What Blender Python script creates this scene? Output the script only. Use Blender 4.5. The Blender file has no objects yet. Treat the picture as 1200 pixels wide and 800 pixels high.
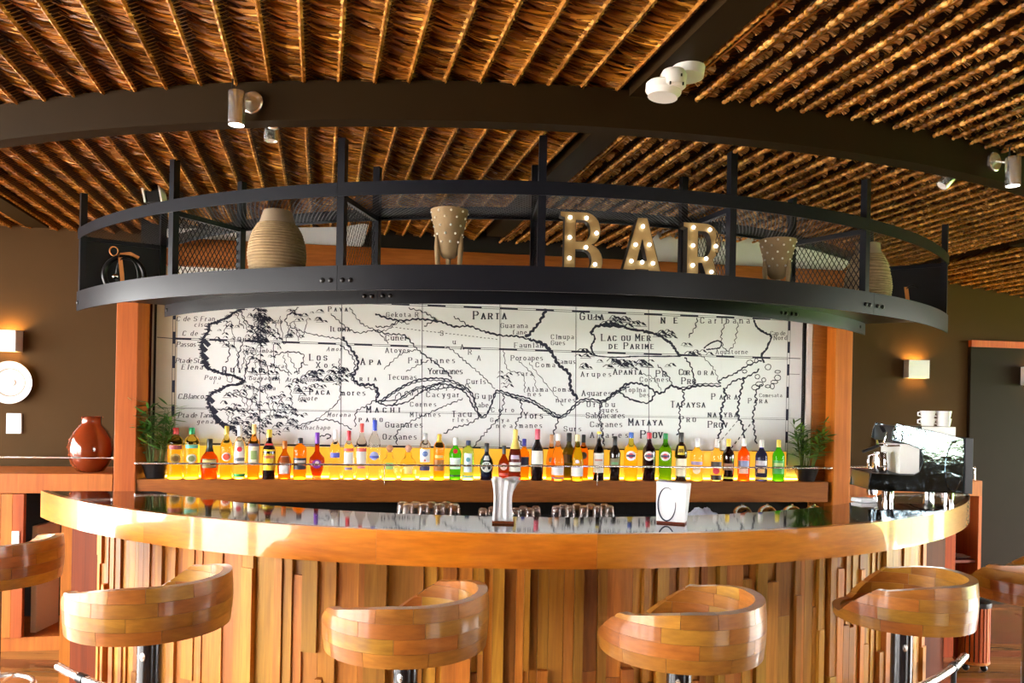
import bpy, bmesh, math, random
import numpy as np
from mathutils import Vector, Matrix

# ---------------------------------------------------------------- camera, sky, exposure
scene = bpy.context.scene
col = scene.collection
CAMZ = 1.64
FPX = 900.0
ROLL = 0.0196
PPX, PPY = 598.6, 471.9
cam_data = bpy.data.cameras.new('camera')
cam_data.sensor_width = 36.0
cam_data.lens = FPX / 1200 * 36
cam_data.shift_x = (600 - PPX) / 1200
cam_data.shift_y = (PPY - 400) / 1200
cam_data.clip_start = 0.05
cam = bpy.data.objects.new('camera', cam_data)
col.objects.link(cam)
cam.matrix_world = Matrix.Translation((0, 0, CAMZ)) @ Matrix.Rotation(math.pi / 2, 4, 'X') @ Matrix.Rotation(ROLL, 4, 'Z')
scene.camera = cam

world = bpy.data.worlds.new('sky')
scene.world = world
world.use_nodes = True
_wn = world.node_tree
_bg = _wn.nodes['Background']
_bg.inputs['Color'].default_value = (1.0, 0.98, 0.95, 1)
_bg.inputs['Strength'].default_value = 22.0

vs = scene.view_settings
vs.view_transform = 'Standard'
vs.look = 'None'
vs.gamma = 1.0
vs.use_curve_mapping = False
vs.exposure = 0.66

# ---------------------------------------------------------------- measuring helpers
TH = 0.1519
TT = math.tan(TH)
WD = Vector((math.cos(TH), math.sin(TH), 0))      # along the back wall
WN = Vector((math.sin(TH), -math.cos(TH), 0))     # out of the wall, to the room

def uv(x, y):
    a = x - PPX; b = y - PPY
    return (a + ROLL * b) / FPX, (-ROLL * a + b) / FPX
def at_y(x, y, Y):
    u, v = uv(x, y); return Vector((u * Y, Y, CAMZ - v * Y))
def at_z(x, y, z):
    u, v = uv(x, y); Y = (CAMZ - z) / v; return Vector((u * Y, Y, z))
def on_wall(x, y, d):
    u, v = uv(x, y); Y = d / (1 - u * TT); return Vector((u * Y, Y, CAMZ - v * Y))
def wall_pt(s, z, d):                     # a point from its distance along the wall plane and height
    o = Vector((0, d, 0)) + WD * s; o.z = z; return o
def wall_sz(x, y, d):
    p = on_wall(x, y, d); return (p - Vector((0, d, 0))).dot(WD), p.z
CX, CY = -0.064, 6.627                    # centre of the round bar
def arc_pt(R, phi, z=0.0, cx=CX, cy=CY):
    return Vector((cx + R * math.sin(phi), cy - R * math.cos(phi), z))
def phi_at(x, y, R, cx=CX, cy=CY):        # where the view of a pixel first meets the cylinder of radius R
    u, v = uv(x, y)
    A = 1 + u * u; B = -2 * (u * cx + cy); C = cx * cx + cy * cy - R * R
    D = max(B * B - 4 * A * C, 0)
    Y = (-B - math.sqrt(D)) / (2 * A); X = u * Y
    return math.atan2(X - cx, cy - Y)
def phi_end(R, d, side, cx=CX, cy=CY):    # where a circle meets a plane parallel to the back wall
    lo, hi = 0.0, side * 1.9
    for _ in range(60):
        m = (lo + hi) / 2; p = arc_pt(R, m, 0, cx, cy)
        if p.y - TT * p.x < d: lo = m
        else: hi = m
    return lo

# ---------------------------------------------------------------- object helpers
def link(o): col.objects.link(o); return o
def tag(o, label, cat, group=None):
    o['label'] = label; o['category'] = cat
    if group: o['group'] = group
    return o
def thing(name, label, cat, loc=(0, 0, 0), rz=0.0, group=None):
    o = link(bpy.data.objects.new(name, None))
    o.empty_display_size = 0.1
    o.location = loc; o.rotation_euler = (0, 0, rz)
    return tag(o, label, cat, group)
def structure(o): o['kind'] = 'structure'; return o
def wmat(o):
    m = Matrix.Translation(o.location) @ o.rotation_euler.to_matrix().to_4x4() @ Matrix.Diagonal((*o.scale, 1))
    return (wmat(o.parent) @ m) if o.parent else m

class MB:
    """collects shapes, becomes one mesh"""
    def __init__(s): s.v = []; s.f = []; s.mi = []; s.cur = 0
    def add(s, vs_, fs):
        b = len(s.v); s.v.extend([tuple(p) for p in vs_]); s.f.extend([tuple(b + i for i in f) for f in fs])
        s.mi.extend([s.cur] * len(fs)); return s
    def box(s, c, size, M=None):
        x, y, z = size[0] / 2, size[1] / 2, size[2] / 2
        P = [Vector((i * x, j * y, k * z)) for k in (-1, 1) for j in (-1, 1) for i in (-1, 1)]
        if M is not None: P = [M @ p for p in P]
        c = Vector(c)
        return s.add([p + c for p in P], [(0, 2, 3, 1), (4, 5, 7, 6), (0, 1, 5, 4), (2, 6, 7, 3), (0, 4, 6, 2), (1, 3, 7, 5)])
    def box2(s, lo, hi):
        return s.box([(a + b) / 2 for a, b in zip(lo, hi)], [abs(b - a) for a, b in zip(lo, hi)])
    def wallbox(s, s0, s1, z0, z1, d0, d1):      # a box lying along the back wall, depths d0 (near) to d1
        P = [wall_pt(a, z, d) for z in (z0, z1) for d in (d0, d1) for a in (s0, s1)]
        return s.add(P, [(0, 2, 3, 1), (4, 5, 7, 6), (0, 1, 5, 4), (2, 6, 7, 3), (0, 4, 6, 2), (1, 3, 7, 5)])
    def lathe(s, prof, n=20, c=(0, 0, 0), M=None, close=True):
        c = Vector(c); P = []
        for r, z in prof:
            for i in range(n):
                a = 2 * math.pi * i / n; p = Vector((r * math.cos(a), r * math.sin(a), z))
                P.append((M @ p if M is not None else p) + c)
        F = []
        for k in range(len(prof) - 1):
            for i in range(n):
                j = (i + 1) % n
                F.append((k * n + i, k * n + j, (k + 1) * n + j, (k + 1) * n + i))
        if close:
            F.append(tuple(reversed(range(n)))); F.append(tuple((len(prof) - 1) * n + i for i in range(n)))
        return s.add(P, F)
    def tube(s, pts, r, n=8, cap=True, closed=False):
        pts = [Vector(p) for p in pts]; m = len(pts)
        rs = r if isinstance(r, (list, tuple)) else [r] * m
        P = []
        up = Vector((0, 0, 1)); prev = None
        for k in range(m):
            if closed: t = pts[(k + 1) % m] - pts[k - 1]
            else: t = pts[min(k + 1, m - 1)] - pts[max(k - 1, 0)]
            t.normalize()
            if prev is None:
                a = up if abs(t.z) < 0.9 else Vector((1, 0, 0))
                x = t.cross(a).normalized()
            else:
                x = (prev - t * prev.dot(t)).normalized()
            prev = x; y = t.cross(x)
            for i in range(n):
                a = 2 * math.pi * i / n
                P.append(pts[k] + (x * math.cos(a) + y * math.sin(a)) * rs[k])
        F = []
        for k in range(m if closed else m - 1):
            for i in range(n):
                j = (i + 1) % n; q = (k + 1) % m
                F.append((k * n + i, k * n + j, q * n + j, q * n + i))
        if cap and not closed:
            F.append(tuple(reversed(range(n)))); F.append(tuple((m - 1) * n + i for i in range(n)))
        return s.add(P, F)
    def prism(s, poly, o, ex, ey, ez):           # polygon (list of 2D) in the plane ex,ey, pushed along ez
        o, ex, ey, ez = Vector(o), Vector(ex), Vector(ey), Vector(ez)
        n = len(poly)
        A = [o + ex * a + ey * b for a, b in poly]; B = [p + ez for p in A]
        F = [tuple(range(n)), tuple(reversed(range(n, 2 * n)))]
        F += [(i, n + i, n + (i + 1) % n, (i + 1) % n) for i in range(n)]
        return s.add(A + B, F)
    def arcband(s, R0, R1, p0, p1, z0, z1, n=40, cx=CX, cy=CY):   # bent bar, radius R0..R1
        P = []
        for i in range(n + 1):
            a = p0 + (p1 - p0) * i / n
            for R, z in ((R0, z0), (R1, z0), (R1, z1), (R0, z1)): P.append(arc_pt(R, a, z, cx, cy))
        F = []
        for i in range(n):
            b = i * 4
            for k in range(4): F.append((b + k, b + (k + 1) % 4, b + 4 + (k + 1) % 4, b + 4 + k))
        F.append((3, 2, 1, 0)); F.append(tuple(n * 4 + k for k in range(4)))
        return s.add(P, F)
    def ribbon(s, pts, w, nrm):                   # flat strip along pts, in the plane with normal nrm
        pts = [Vector(p) for p in pts]; nrm = Vector(nrm); P = []
        ws = w if isinstance(w, (list, tuple)) else [w] * len(pts)
        for k in range(len(pts)):
            t = (pts[min(k + 1, len(pts) - 1)] - pts[max(k - 1, 0)])
            if t.length < 1e-9: t = Vector((1, 0, 0))
            x = t.cross(nrm).normalized() * ws[k] / 2
            P += [pts[k] - x, pts[k] + x]
        return s.add(P, [(2 * i, 2 * i + 1, 2 * i + 3, 2 * i + 2) for i in range(len(pts) - 1)])
    def sphere(s, c, r, n=12, m=8, sc=(1, 1, 1)):
        prof = [(r * math.sin(math.pi * k / m), -r * math.cos(math.pi * k / m)) for k in range(m + 1)]
        prof[0] = (r * .02, -r); prof[-1] = (r * .02, r)
        return s.lathe(prof, n, c, Matrix.Diagonal(sc))
    def mesh(s, name, mats, smooth=None):
        me = bpy.data.meshes.new(name); me.from_pydata(s.v, [], s.f)
        for m in (mats if isinstance(mats, (list, tuple)) else [mats]): me.materials.append(m)
        if any(s.mi): me.polygons.foreach_set('material_index', s.mi)
        bm = bmesh.new(); bm.from_mesh(me)
        bmesh.ops.recalc_face_normals(bm, faces=bm.faces)
        bm.to_mesh(me); bm.free()
        if smooth is not None:
            me.polygons.foreach_set('use_smooth', [True] * len(me.polygons))
            if smooth < 180: me.set_sharp_from_angle(angle=math.radians(smooth))
        me.update(); return me
    def build(s, name, mats, parent=None, smooth=None, world=True, loc=None, bevel=0):
        """vertices are in world coordinates unless world is False"""
        if world and parent is not None:
            M = wmat(parent).inverted(); s.v = [tuple(M @ Vector(p)) for p in s.v]
        if parent is None and loc is not None:
            L = Vector(loc); s.v = [tuple(Vector(p) - L) for p in s.v]
        o = link(bpy.data.objects.new(name, s.mesh(name, mats, smooth)))
        if parent is not None: o.parent = parent
        elif loc is not None: o.location = loc
        if bevel:
            b = o.modifiers.new('edge', 'BEVEL'); b.width = bevel; b.segments = 2; b.limit_method = 'ANGLE'; b.angle_limit = math.radians(40)
        return o
def copy_tree(o, parent=None):
    c = link(o.copy()); c.parent = parent
    for ch in o.children: copy_tree(ch, c)
    return c

# ---------------------------------------------------------------- materials
def _mat(name):
    m = bpy.data.materials.new(name); m.use_nodes = True
    return m, m.node_tree.nodes, m.node_tree.links, m.node_tree.nodes['Principled BSDF']
def plain(name, c, rough=0.5, metal=0.0, emit=None, es=0.0, coat=0.0, trans=0.0, ior=1.45, noise=0.0, nscale=20, bump=0.0, spec=0.5):
    m, N, L, b = _mat(name)
    b.inputs['Base Color'].default_value = (*c, 1); b.inputs['Roughness'].default_value = rough
    b.inputs['Metallic'].default_value = metal; b.inputs['Coat Weight'].default_value = coat
    b.inputs['Coat Roughness'].default_value = 0.05
    b.inputs['Transmission Weight'].default_value = trans; b.inputs['IOR'].default_value = ior
    b.inputs['Specular IOR Level'].default_value = spec
    if emit: b.inputs['Emission Color'].default_value = (*emit, 1); b.inputs['Emission Strength'].default_value = es
    if noise or bump:
        g = N.new('ShaderNodeNewGeometry'); t = N.new('ShaderNodeTexNoise'); t.inputs['Scale'].default_value = nscale; t.inputs['Detail'].default_value = 6
        L.new(g.outputs['Position'], t.inputs['Vector'])
        if noise:
            r = N.new('ShaderNodeMix'); r.data_type = 'RGBA'
            r.inputs[6].default_value = (*[x * (1 - noise) for x in c], 1); r.inputs[7].default_value = (*[min(x * (1 + noise), 1) for x in c], 1)
            L.new(t.outputs['Fac'], r.inputs[0]); L.new(r.outputs[2], b.inputs['Base Color'])
        if bump:
            bp = N.new('ShaderNodeBump'); bp.inputs['Strength'].default_value = bump; bp.inputs['Distance'].default_value = 0.005
            L.new(t.outputs['Fac'], bp.inputs['Height']); L.new(bp.outputs['Normal'], b.inputs['Normal'])
    return m
def wood(name, dark, mid, light, axis='z', rough=0.35, coat=0.0, scale=14.0, stretch=0.07, var=0.25, bump=0.08, spec=.3, coat_rough=0.08):
    m, N, L, b = _mat(name)
    g = N.new('ShaderNodeNewGeometry'); oi = N.new('ShaderNodeObjectInfo')
    off = N.new('ShaderNodeVectorMath'); off.operation = 'MULTIPLY_ADD'
    cmb = N.new('ShaderNodeCombineXYZ')
    for k in range(3): L.new(oi.outputs['Random'], cmb.inputs[k])
    L.new(cmb.outputs[0], off.inputs[0]); off.inputs[1].default_value = (37, 53, 71)
    L.new(g.outputs['Position'], off.inputs[2])
    mp = N.new('ShaderNodeVectorMath'); mp.operation = 'MULTIPLY'
    st = {'x': (stretch, 1, 1), 'y': (1, stretch, 1), 'z': (1, 1, stretch), 'xy': (stretch * 2, stretch * 2, 1)}[axis]
    mp.inputs[1].default_value = st; L.new(off.outputs[0], mp.inputs[0])
    t = N.new('ShaderNodeTexNoise'); t.inputs['Scale'].default_value = scale; t.inputs['Detail'].default_value = 8; t.inputs['Roughness'].default_value = 0.6
    t.inputs['Distortion'].default_value = 0.6
    L.new(mp.outputs[0], t.inputs['Vector'])
    cr = N.new('ShaderNodeValToRGB'); e = cr.color_ramp.elements
    e[0].position = 0.25; e[0].color = (*dark, 1); e[1].position = 0.75; e[1].color = (*light, 1)
    x = e.new(0.5); x.color = (*mid, 1)
    L.new(t.outputs['Fac'], cr.inputs['Fac'])
    # fine fibres
    t2 = N.new('ShaderNodeTexNoise'); t2.inputs['Scale'].default_value = scale * 7; t2.inputs['Detail'].default_value = 3
    L.new(mp.outputs[0], t2.inputs['Vector'])
    mx = N.new('ShaderNodeMix'); mx.data_type = 'RGBA'; mx.blend_type = 'MULTIPLY'; mx.inputs[0].default_value = 0.35
    L.new(cr.outputs[0], mx.inputs[6])
    rr = N.new('ShaderNodeMapRange'); rr.inputs['From Min'].default_value = .3; rr.inputs['From Max'].default_value = .7; rr.inputs['To Min'].default_value = .45; rr.inputs['To Max'].default_value = 1.1
    L.new(t2.outputs['Fac'], rr.inputs['Value']); L.new(rr.outputs[0], mx.inputs[7])
    hsv = N.new('ShaderNodeHueSaturation')
    mr = N.new('ShaderNodeMapRange'); mr.inputs['To Min'].default_value = 1 - var; mr.inputs['To Max'].default_value = 1 + var * .6
    L.new(oi.outputs['Random'], mr.inputs['Value']); L.new(mr.outputs[0], hsv.inputs['Value'])
    mh = N.new('ShaderNodeMath'); mh.operation = 'FRACT'; mm = N.new('ShaderNodeMath'); mm.operation = 'MULTIPLY'; mm.inputs[1].default_value = 7.31
    L.new(oi.outputs['Random'], mm.inputs[0]); L.new(mm.outputs[0], mh.inputs[0])
    hr = N.new('ShaderNodeMapRange'); hr.inputs['To Min'].default_value = .5 - .018 * (var > 0); hr.inputs['To Max'].default_value = .5 + .012 * (var > 0)
    L.new(mh.outputs[0], hr.inputs['Value']); L.new(hr.outputs[0], hsv.inputs['Hue'])
    L.new(mx.outputs[2], hsv.inputs['Color']); L.new(hsv.outputs[0], b.inputs['Base Color'])
    b.inputs['Roughness'].default_value = rough; b.inputs['Coat Weight'].default_value = coat; b.inputs['Coat Roughness'].default_value = coat_rough
    b.inputs['Specular IOR Level'].default_value = spec
    if bump:
        bp = N.new('ShaderNodeBump'); bp.inputs['Strength'].default_value = bump; bp.inputs['Distance'].default_value = 0.003
        L.new(t2.outputs['Fac'], bp.inputs['Height']); L.new(bp.outputs['Normal'], b.inputs['Normal'])
    return m

M = {}
M['plank'] = wood('front_plank_wood', (0.288, 0.1035, 0.009), (0.45, 0.18, 0.0162), (0.576, 0.2655, 0.0342), 'z', .5, .06, 16, .06, .4)
M['edge'] = wood('varnished_edge_wood', (0.4048, 0.1242, 0.00552), (0.5888, 0.207, 0.0092), (0.6992, 0.2852, 0.01656), 'xy', .3, 1.0, 9, .08, .12, .02, coat_rough=.06)
M['stool'] = wood('stool_block_wood', (0.2576, 0.092, 0.01104), (0.4232, 0.1702, 0.02024), (0.5704, 0.253, 0.0368), 'xy', .38, .45, 12, .12, .2, .03, coat_rough=.12)
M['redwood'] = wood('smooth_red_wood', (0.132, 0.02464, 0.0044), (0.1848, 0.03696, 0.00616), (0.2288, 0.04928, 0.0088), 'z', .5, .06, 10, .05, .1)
M['post'] = wood('orange_post_wood', (0.3872, 0.0836, 0.00704), (0.4928, 0.1232, 0.01144), (0.5632, 0.1672, 0.0176), 'z', .5, .0, 12, .05, .12)
M['shelf'] = wood('shelf_wood', (0.225, 0.0675, 0.0072), (0.324, 0.108, 0.0117), (0.396, 0.144, 0.018), 'xy', .5, .0, 12, .06, .12)
M['cab'] = wood('cabinet_wood', (0.3784, 0.0903, 0.01032), (0.473, 0.1333, 0.0172), (0.5418, 0.172, 0.0258), 'z', .5, .0, 12, .06, .15)
M['floorwood'] = wood('floor_board_wood', (0.18, 0.063, 0.0144), (0.288, 0.108, 0.027), (0.378, 0.162, 0.045), 'x', .25, .4, 9, .06, .45)
M['stone'] = plain('polished_black_stone', (.012, .011, .009), .06, coat=.5, noise=.5, nscale=90)
M['wall'] = plain('brown_wall_plaster', (0.05904, 0.03034, 0.00902), .85, spec=.2, noise=.12, nscale=5, bump=.15)
M['darkwall'] = plain('grey_brown_panel', (0.01785, 0.0119, 0.0068), .6, spec=.08, noise=.1, nscale=6)
M['beam'] = plain('dark_brown_painted_beam', (0.01955, 0.0102, 0.00255), .6, spec=.10, noise=.12, nscale=7)
M['steel'] = plain('dark_painted_steel', (.009, .010, .015), .33, .0, spec=.28, noise=.15, nscale=9)
M['black'] = plain('black_metal', (.012, .012, .014), .35, .3)
M['chrome'] = plain('brushed_chrome', (.80, .79, .77), .25, .85)
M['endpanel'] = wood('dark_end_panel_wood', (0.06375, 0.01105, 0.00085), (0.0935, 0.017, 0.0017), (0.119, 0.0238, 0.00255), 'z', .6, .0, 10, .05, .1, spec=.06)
M['chrome2'] = plain('mirror_chrome', (.85, .85, .86), .06, 1.0)
M['white'] = plain('white_plastic', (.78, .77, .74), .4)
M['paper'] = plain('white_paper', (.74, .74, .76), .7)
M['cream'] = plain('cream_panel', (.68, .61, .48), .6, noise=.05)
M['mapwhite'] = plain('white_map_tile', (.88, .91, .93), .45, noise=.02, nscale=3)
M['ink'] = plain('dark_navy_ink', (.018, .022, .05), .6)
M['shadeblack'] = plain('recess_shade_black', (.012, .01, .009), .8)  # black stands in for the shade of spaces light doesn't reach

# ================================================================ the setting
rnd = random.Random(4)
CEIL = 2.80
D_PIL, D_MAP, D_BACK = 5.33, 5.52, 5.95
D_HEAD = 5.08                              # lintel and frieze hang a little in front
KB = D_PIL / 4.71
structure(MB().box2((-40, -40, -.2), (-6.12, 40, -.02)).build('floor_bounce_pale', plain('pale_bounce_ground', (.74, .70, .62), .8), loc=(-20, 0, -.2)))  # unseen pale ground added to brighten the counter edge reflection
structure(MB().box2((8.22, -4.12, -.2), (40, 40, -.02)).build('floor_bounce_green', plain('green_bounce_ground', (.16, .34, .05), .9, noise=.3, nscale=3), loc=(20, 0, -.2)))  # unseen green ground added to tint reflections at the bar's right end
structure(MB().box2((-6.11, -40, -.2), (40, -4.13, -.02)).build('floor_glare_block', plain('glare_block_ground', (.30, .32, .16), .9, noise=.3, nscale=2), loc=(10, -20, -.2)))  # unseen ground added to cover the bright world below the horizon
# floor: a base slab with boards laid on it
fl = structure(MB().box2((-6.1, -4.1, -.12), (8.2, 8, -.02)).build('floor', M['floorwood'], loc=(0, 0, -.12)))
unit = MB().box((0, 0, 0), (1, 1, 1)).mesh('floor_board', M['floorwood'])
y = -1.0; row = 0
while y < 7.2:
    x = -6.5 + rnd.uniform(-1.5, 0)
    while x < 8.5:
        L_ = rnd.choice((2.2, 2.8, 3.4))
        if (abs(x + L_ / 2) < 5.6 + L_ / 2):
            o = link(bpy.data.objects.new('floor_board', unit)); o.parent = fl
            o.scale = (L_ - .004, .136, .022); o.location = (x + L_ / 2, y + .07, .12 - .011 + rnd.uniform(-.0008, .0004))
        x += L_
    y += .14; row += 1

def wall_piece(name, s0, s1, z0, z1, d0, d1, mat):
    return structure(MB().wallbox(s0, s1, z0, z1, d0, d1).build(name, mat, loc=wall_pt((s0 + s1) / 2, z0, d0)))
wall_piece('wall_back', -6.0, 8.3, 0, 3.0, D_BACK, D_BACK + .15, M['wall'])
# unseen sides, openings shaped for light and reflections: posts and a header on the left, a window wall on the right, a wall with window bays behind
w = MB()
for k in range(6): w.box2((-6.1, -3.9 + k * 1.75, 0), (-5.9, -3.72 + k * 1.75, 2.55))
w.box2((-6.15, -4.0, 2.55), (-5.9, 5.3, 2.9))
structure(w.build('wall_left', M['beam'], loc=(-6, 0, 0)))
w = MB()
for k in range(6): w.box2((8.0, -3.9 + k * 2.0, 0), (8.2, -3.65 + k * 2.0, 2.2))
w.box2((8.0, -4, 2.2), (8.25, 7.2, 2.9)); w.box2((8.05, -4, 0), (8.2, 2.2, 2.2))
structure(w.build('wall_right', M['wall'], loc=(8, 0, 0)))
w = MB().box2((-6.2, -4.1, 0), (4.65, -3.95, 2.9)); w.box2((4.2, -4.1, 2.4), (8.2, -3.95, 2.9)); w.box2((4.2, -4.1, 0), (8.2, -3.95, .95))
for k in range(4): w.box2((4.9 + k * .9, -4.1, .9), (5.1 + k * .9, -3.95, 2.4))
structure(w.build('wall_front', M['wall'], loc=(0, -4, 0)))

# ---- thatched ceiling: base boarding, one woven panel after another hung below it
DIRA = math.radians(13.95)
DV = Vector((-math.sin(DIRA), math.cos(DIRA), 0)); NV = Vector((math.cos(DIRA), math.sin(DIRA), 0))
def lat(p): return p.dot(NV)
M['thatchback'] = plain('shade_dark_boarding', (.045, .018, .006), .9)  # dark brown stands in for the shade in gaps between leaf panels
def leafmat(name, c0, c1, c2, rough=.45):
    m, N, L, b = _mat(name)
    a = N.new('ShaderNodeAttribute'); a.attribute_name = 'tint'
    cr = N.new('ShaderNodeValToRGB'); e = cr.color_ramp.elements
    e[0].color = (*c0, 1); e[1].color = (*c2, 1); q = e.new(.6); q.color = (*c1, 1)
    L.new(a.outputs['Fac'], cr.inputs['Fac'])
    g = N.new('ShaderNodeNewGeometry'); t = N.new('ShaderNodeTexNoise'); t.inputs['Scale'].default_value = 5; t.inputs['Detail'].default_value = 5
    L.new(g.outputs['Position'], t.inputs['Vector'])
    mx = N.new('ShaderNodeMix'); mx.data_type = 'RGBA'; mx.blend_type = 'MULTIPLY'; mx.inputs[0].default_value = .6
    r = N.new('ShaderNodeMapRange'); r.inputs['From Min'].default_value = .35; r.inputs['From Max'].default_value = .65; r.inputs['To Min'].default_value = .45; r.inputs['To Max'].default_value = 1.25
    L.new(t.outputs['Fac'], r.inputs['Value']); L.new(cr.outputs[0], mx.inputs[6]); L.new(r.outputs[0], mx.inputs[7])
    L.new(mx.outputs[2], b.inputs['Base Color']); b.inputs['Roughness'].default_value = rough; b.inputs['Specular IOR Level'].default_value = .18
    return m
M['leaf'] = leafmat('dry_palm_leaf', (.12, .034, .002), (.42, .155, .009), (1.0, .52, .065))
M['rib'] = leafmat('dry_palm_rib', (.16, .055, .008), (.46, .19, .03), (.92, .52, .14), .4)
M['tuft'] = leafmat('pale_palm_tuft', (.46, .20, .05), (.82, .48, .18), (1.0, .80, .48), .4)
PLEN = 6.6
def fast_mesh(name, V, Q, tint, mat):
    """V (n,3), quads (m,4), one tint per quad"""
    me = bpy.data.meshes.new(name)
    me.vertices.add(len(V)); me.vertices.foreach_set('co', np.asarray(V, dtype=np.float32).ravel())
    nq = len(Q); me.loops.add(nq * 4); me.loops.foreach_set('vertex_index', np.asarray(Q, dtype=np.int32).ravel())
    me.polygons.add(nq); me.polygons.foreach_set('loop_start', np.arange(0, nq * 4, 4, dtype=np.int32))
    me.update(calc_edges=True)
    at = me.attributes.new('tint', 'FLOAT', 'FACE'); at.data.foreach_set('value', np.asarray(tint, dtype=np.float32))
    me.materials.append(mat); me.validate(); return me
def strips(P, W, tint):
    """P (n,k,3) centre lines, W (n,k,3) half width vectors -> V, Q, tints"""
    n, k, _ = P.shape
    V = np.stack([P - W, P + W], axis=2).reshape(-1, 3)
    base = (np.arange(n) * k * 2)[:, None] + (np.arange(k - 1) * 2)[None, :]
    Q = np.stack([base, base + 1, base + 3, base + 2], axis=2).reshape(-1, 4)
    return V, Q, np.repeat(tint, k - 1)
def cat(parts):
    V, Q, T, b = [], [], [], 0
    for v, q, t in parts: V.append(v); Q.append(q + b); T.append(t); b += len(v)
    return np.concatenate(V), np.concatenate(Q), np.concatenate(T)
def leaf_panel(seed, sgn, spacing):
    g = np.random.default_rng(seed); parts = []
    for layer in range(2):
        n = int(PLEN / .009); t = (np.arange(n) + g.uniform(-.5, .5, n)) * .009
        k = 4; f = np.linspace(0, 1, k)[None, :]
        length = spacing * g.uniform(.70, .95, n)[:, None]
        sweep = (g.uniform(.15, .6, n) + g.normal(0, .12, n))[:, None] * length
        X = sgn * f * length; Y = t[:, None] + sweep * f
        Z = -.002 + .044 * f + (g.normal(0, .006, n)[:, None]) * f + .012 * np.sin(f * 3.14) * g.uniform(-.9, .3, n)[:, None] - layer * .006
        P = np.stack([X, Y, Z], axis=2)
        tw = g.normal(0, .9, n)[:, None] + f * g.normal(0, .5, n)[:, None]
        hw = .0058 * (1 - .75 * f ** 2)
        W = np.stack([0 * X, hw * np.cos(tw), hw * np.sin(tw)], axis=2)
        parts.append(strips(P, W, np.clip(g.beta(1.6, 2.6, n), 0, 1)))
    return fast_mesh('thatch_panel', *cat(parts), M['leaf'])
def stick(g, x, z, r, wob):
    n = 80; t = np.linspace(0, PLEN, n); a = np.cumsum(g.normal(0, wob, n)); a -= np.linspace(a[0], a[-1], n)
    parts = []
    for k in range(4):                                    # four sides of a thin stick
        an = k * math.pi / 2 + .6
        P = np.stack([x + a + r * .7 * math.cos(an), t, np.full(n, z + r * .7 * math.sin(an))], axis=1)[None]
        W = np.zeros((1, n, 3)); W[..., 0] = -math.sin(an) * r; W[..., 2] = math.cos(an) * r
        parts.append(strips(P, W, np.array([g.uniform(.45, .8)])))
    return cat(parts)
def rib_left(seed, sgn):
    g = np.random.default_rng(seed); parts = [stick(g, 0, -.012, .0045, .0006)]
    n = int(PLEN / .024); t = np.arange(n) * .024
    for side, zz in ((1, -.020), (-1, -.017)):            # leaflets folded over the stick, like a plait
        f = np.linspace(-1, 1, 3)[None, :]
        j = g.normal(0, .003, n)[:, None]
        X = side * .0055 + f * .004 * side + 0 * j; Y = t[:, None] + side * .006 + f * .020 + j
        Z = zz + .010 * np.abs(f) + 0 * j
        P = np.stack([X + 0 * Y, Y, Z + 0 * Y], axis=2); W = np.zeros_like(P)
        W[..., 0] = .0032; W[..., 2] = side * .0025
        parts.append(strips(P, W, np.clip(g.normal(.62, .25, n) * np.where(np.arange(n) % 2 == (side > 0), 1.15, .55), 0, 1)))  # alternate tints put the shade between plaits into the colour
    f = np.linspace(0, 1, 3)[None, :]                     # pale leaf starts leaving the stick
    X = sgn * (.004 + f * .045) + 0 * t[:, None]; Y = t[:, None] + f * g.uniform(.01, .03, n)[:, None]; Z = -.016 + .010 * f + g.normal(0, .004, n)[:, None] * f
    P = np.stack([X, Y, Z], axis=2); W = np.zeros_like(P); W[..., 1] = .0035 * (1 - .8 * f); W[..., 2] = .002
    parts.append(strips(P, W, np.clip(g.normal(.55, .25, n), 0, 1)))
    X = -sgn * (.004 + f * .030) + 0 * t[:, None]; Z = -.010 + .018 * f + 0 * t[:, None]; Y = t[:, None] + .012 + f * .004
    P = np.stack([X, Y, Z], axis=2); W = np.zeros_like(P); W[..., 1] = .004 * (1 - .5 * f)
    parts.append(strips(P, W, np.clip(g.normal(.25, .15, n), 0, 1)))
    return fast_mesh('thatch_rib', *cat(parts), M['rib'])
def rib_right(seed):
    g = np.random.default_rng(seed)
    parts = [stick(g, .036, -.014, .0026, .0006)]
    n = int(PLEN / .021); t = np.arange(n) * .021
    nb = int(PLEN / .021); rp_ = np.array([.55, 1.0, 1.05, .7]); m = nb * 4            # a plaited cord: bead after bead
    y = (np.arange(nb)[:, None] * .021 + np.array([0, .006, .013, .0205])[None, :]).ravel()
    rad = .0085 * np.tile(rp_, nb) * np.repeat(g.uniform(.85, 1.15, nb), 4); sk = np.tile(np.array([-.004, -.001, .002, .004]), nb) * np.repeat(np.where(np.arange(nb) % 2 == 0, 1, -1), 4)
    bt = np.clip(np.repeat(g.normal(.50, .2, nb), 4) * np.tile(np.array([1, 1.1, .9, .15]), nb), 0, 1)[:-1]
    for q in range(6):
        an = q * math.pi / 3 + .3
        P = np.stack([sk + rad * .87 * math.cos(an), y, -.024 + rad * .87 * math.sin(an)], axis=1)[None]
        W = np.zeros((1, m, 3)); W[0, :, 0] = -math.sin(an) * rad * .52; W[0, :, 2] = math.cos(an) * rad * .52
        v_, q_, _t = strips(P, W, np.array([.5])); parts.append((v_, q_, bt))
    return fast_mesh('thatch_rib', *cat(parts), M['rib'])
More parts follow.
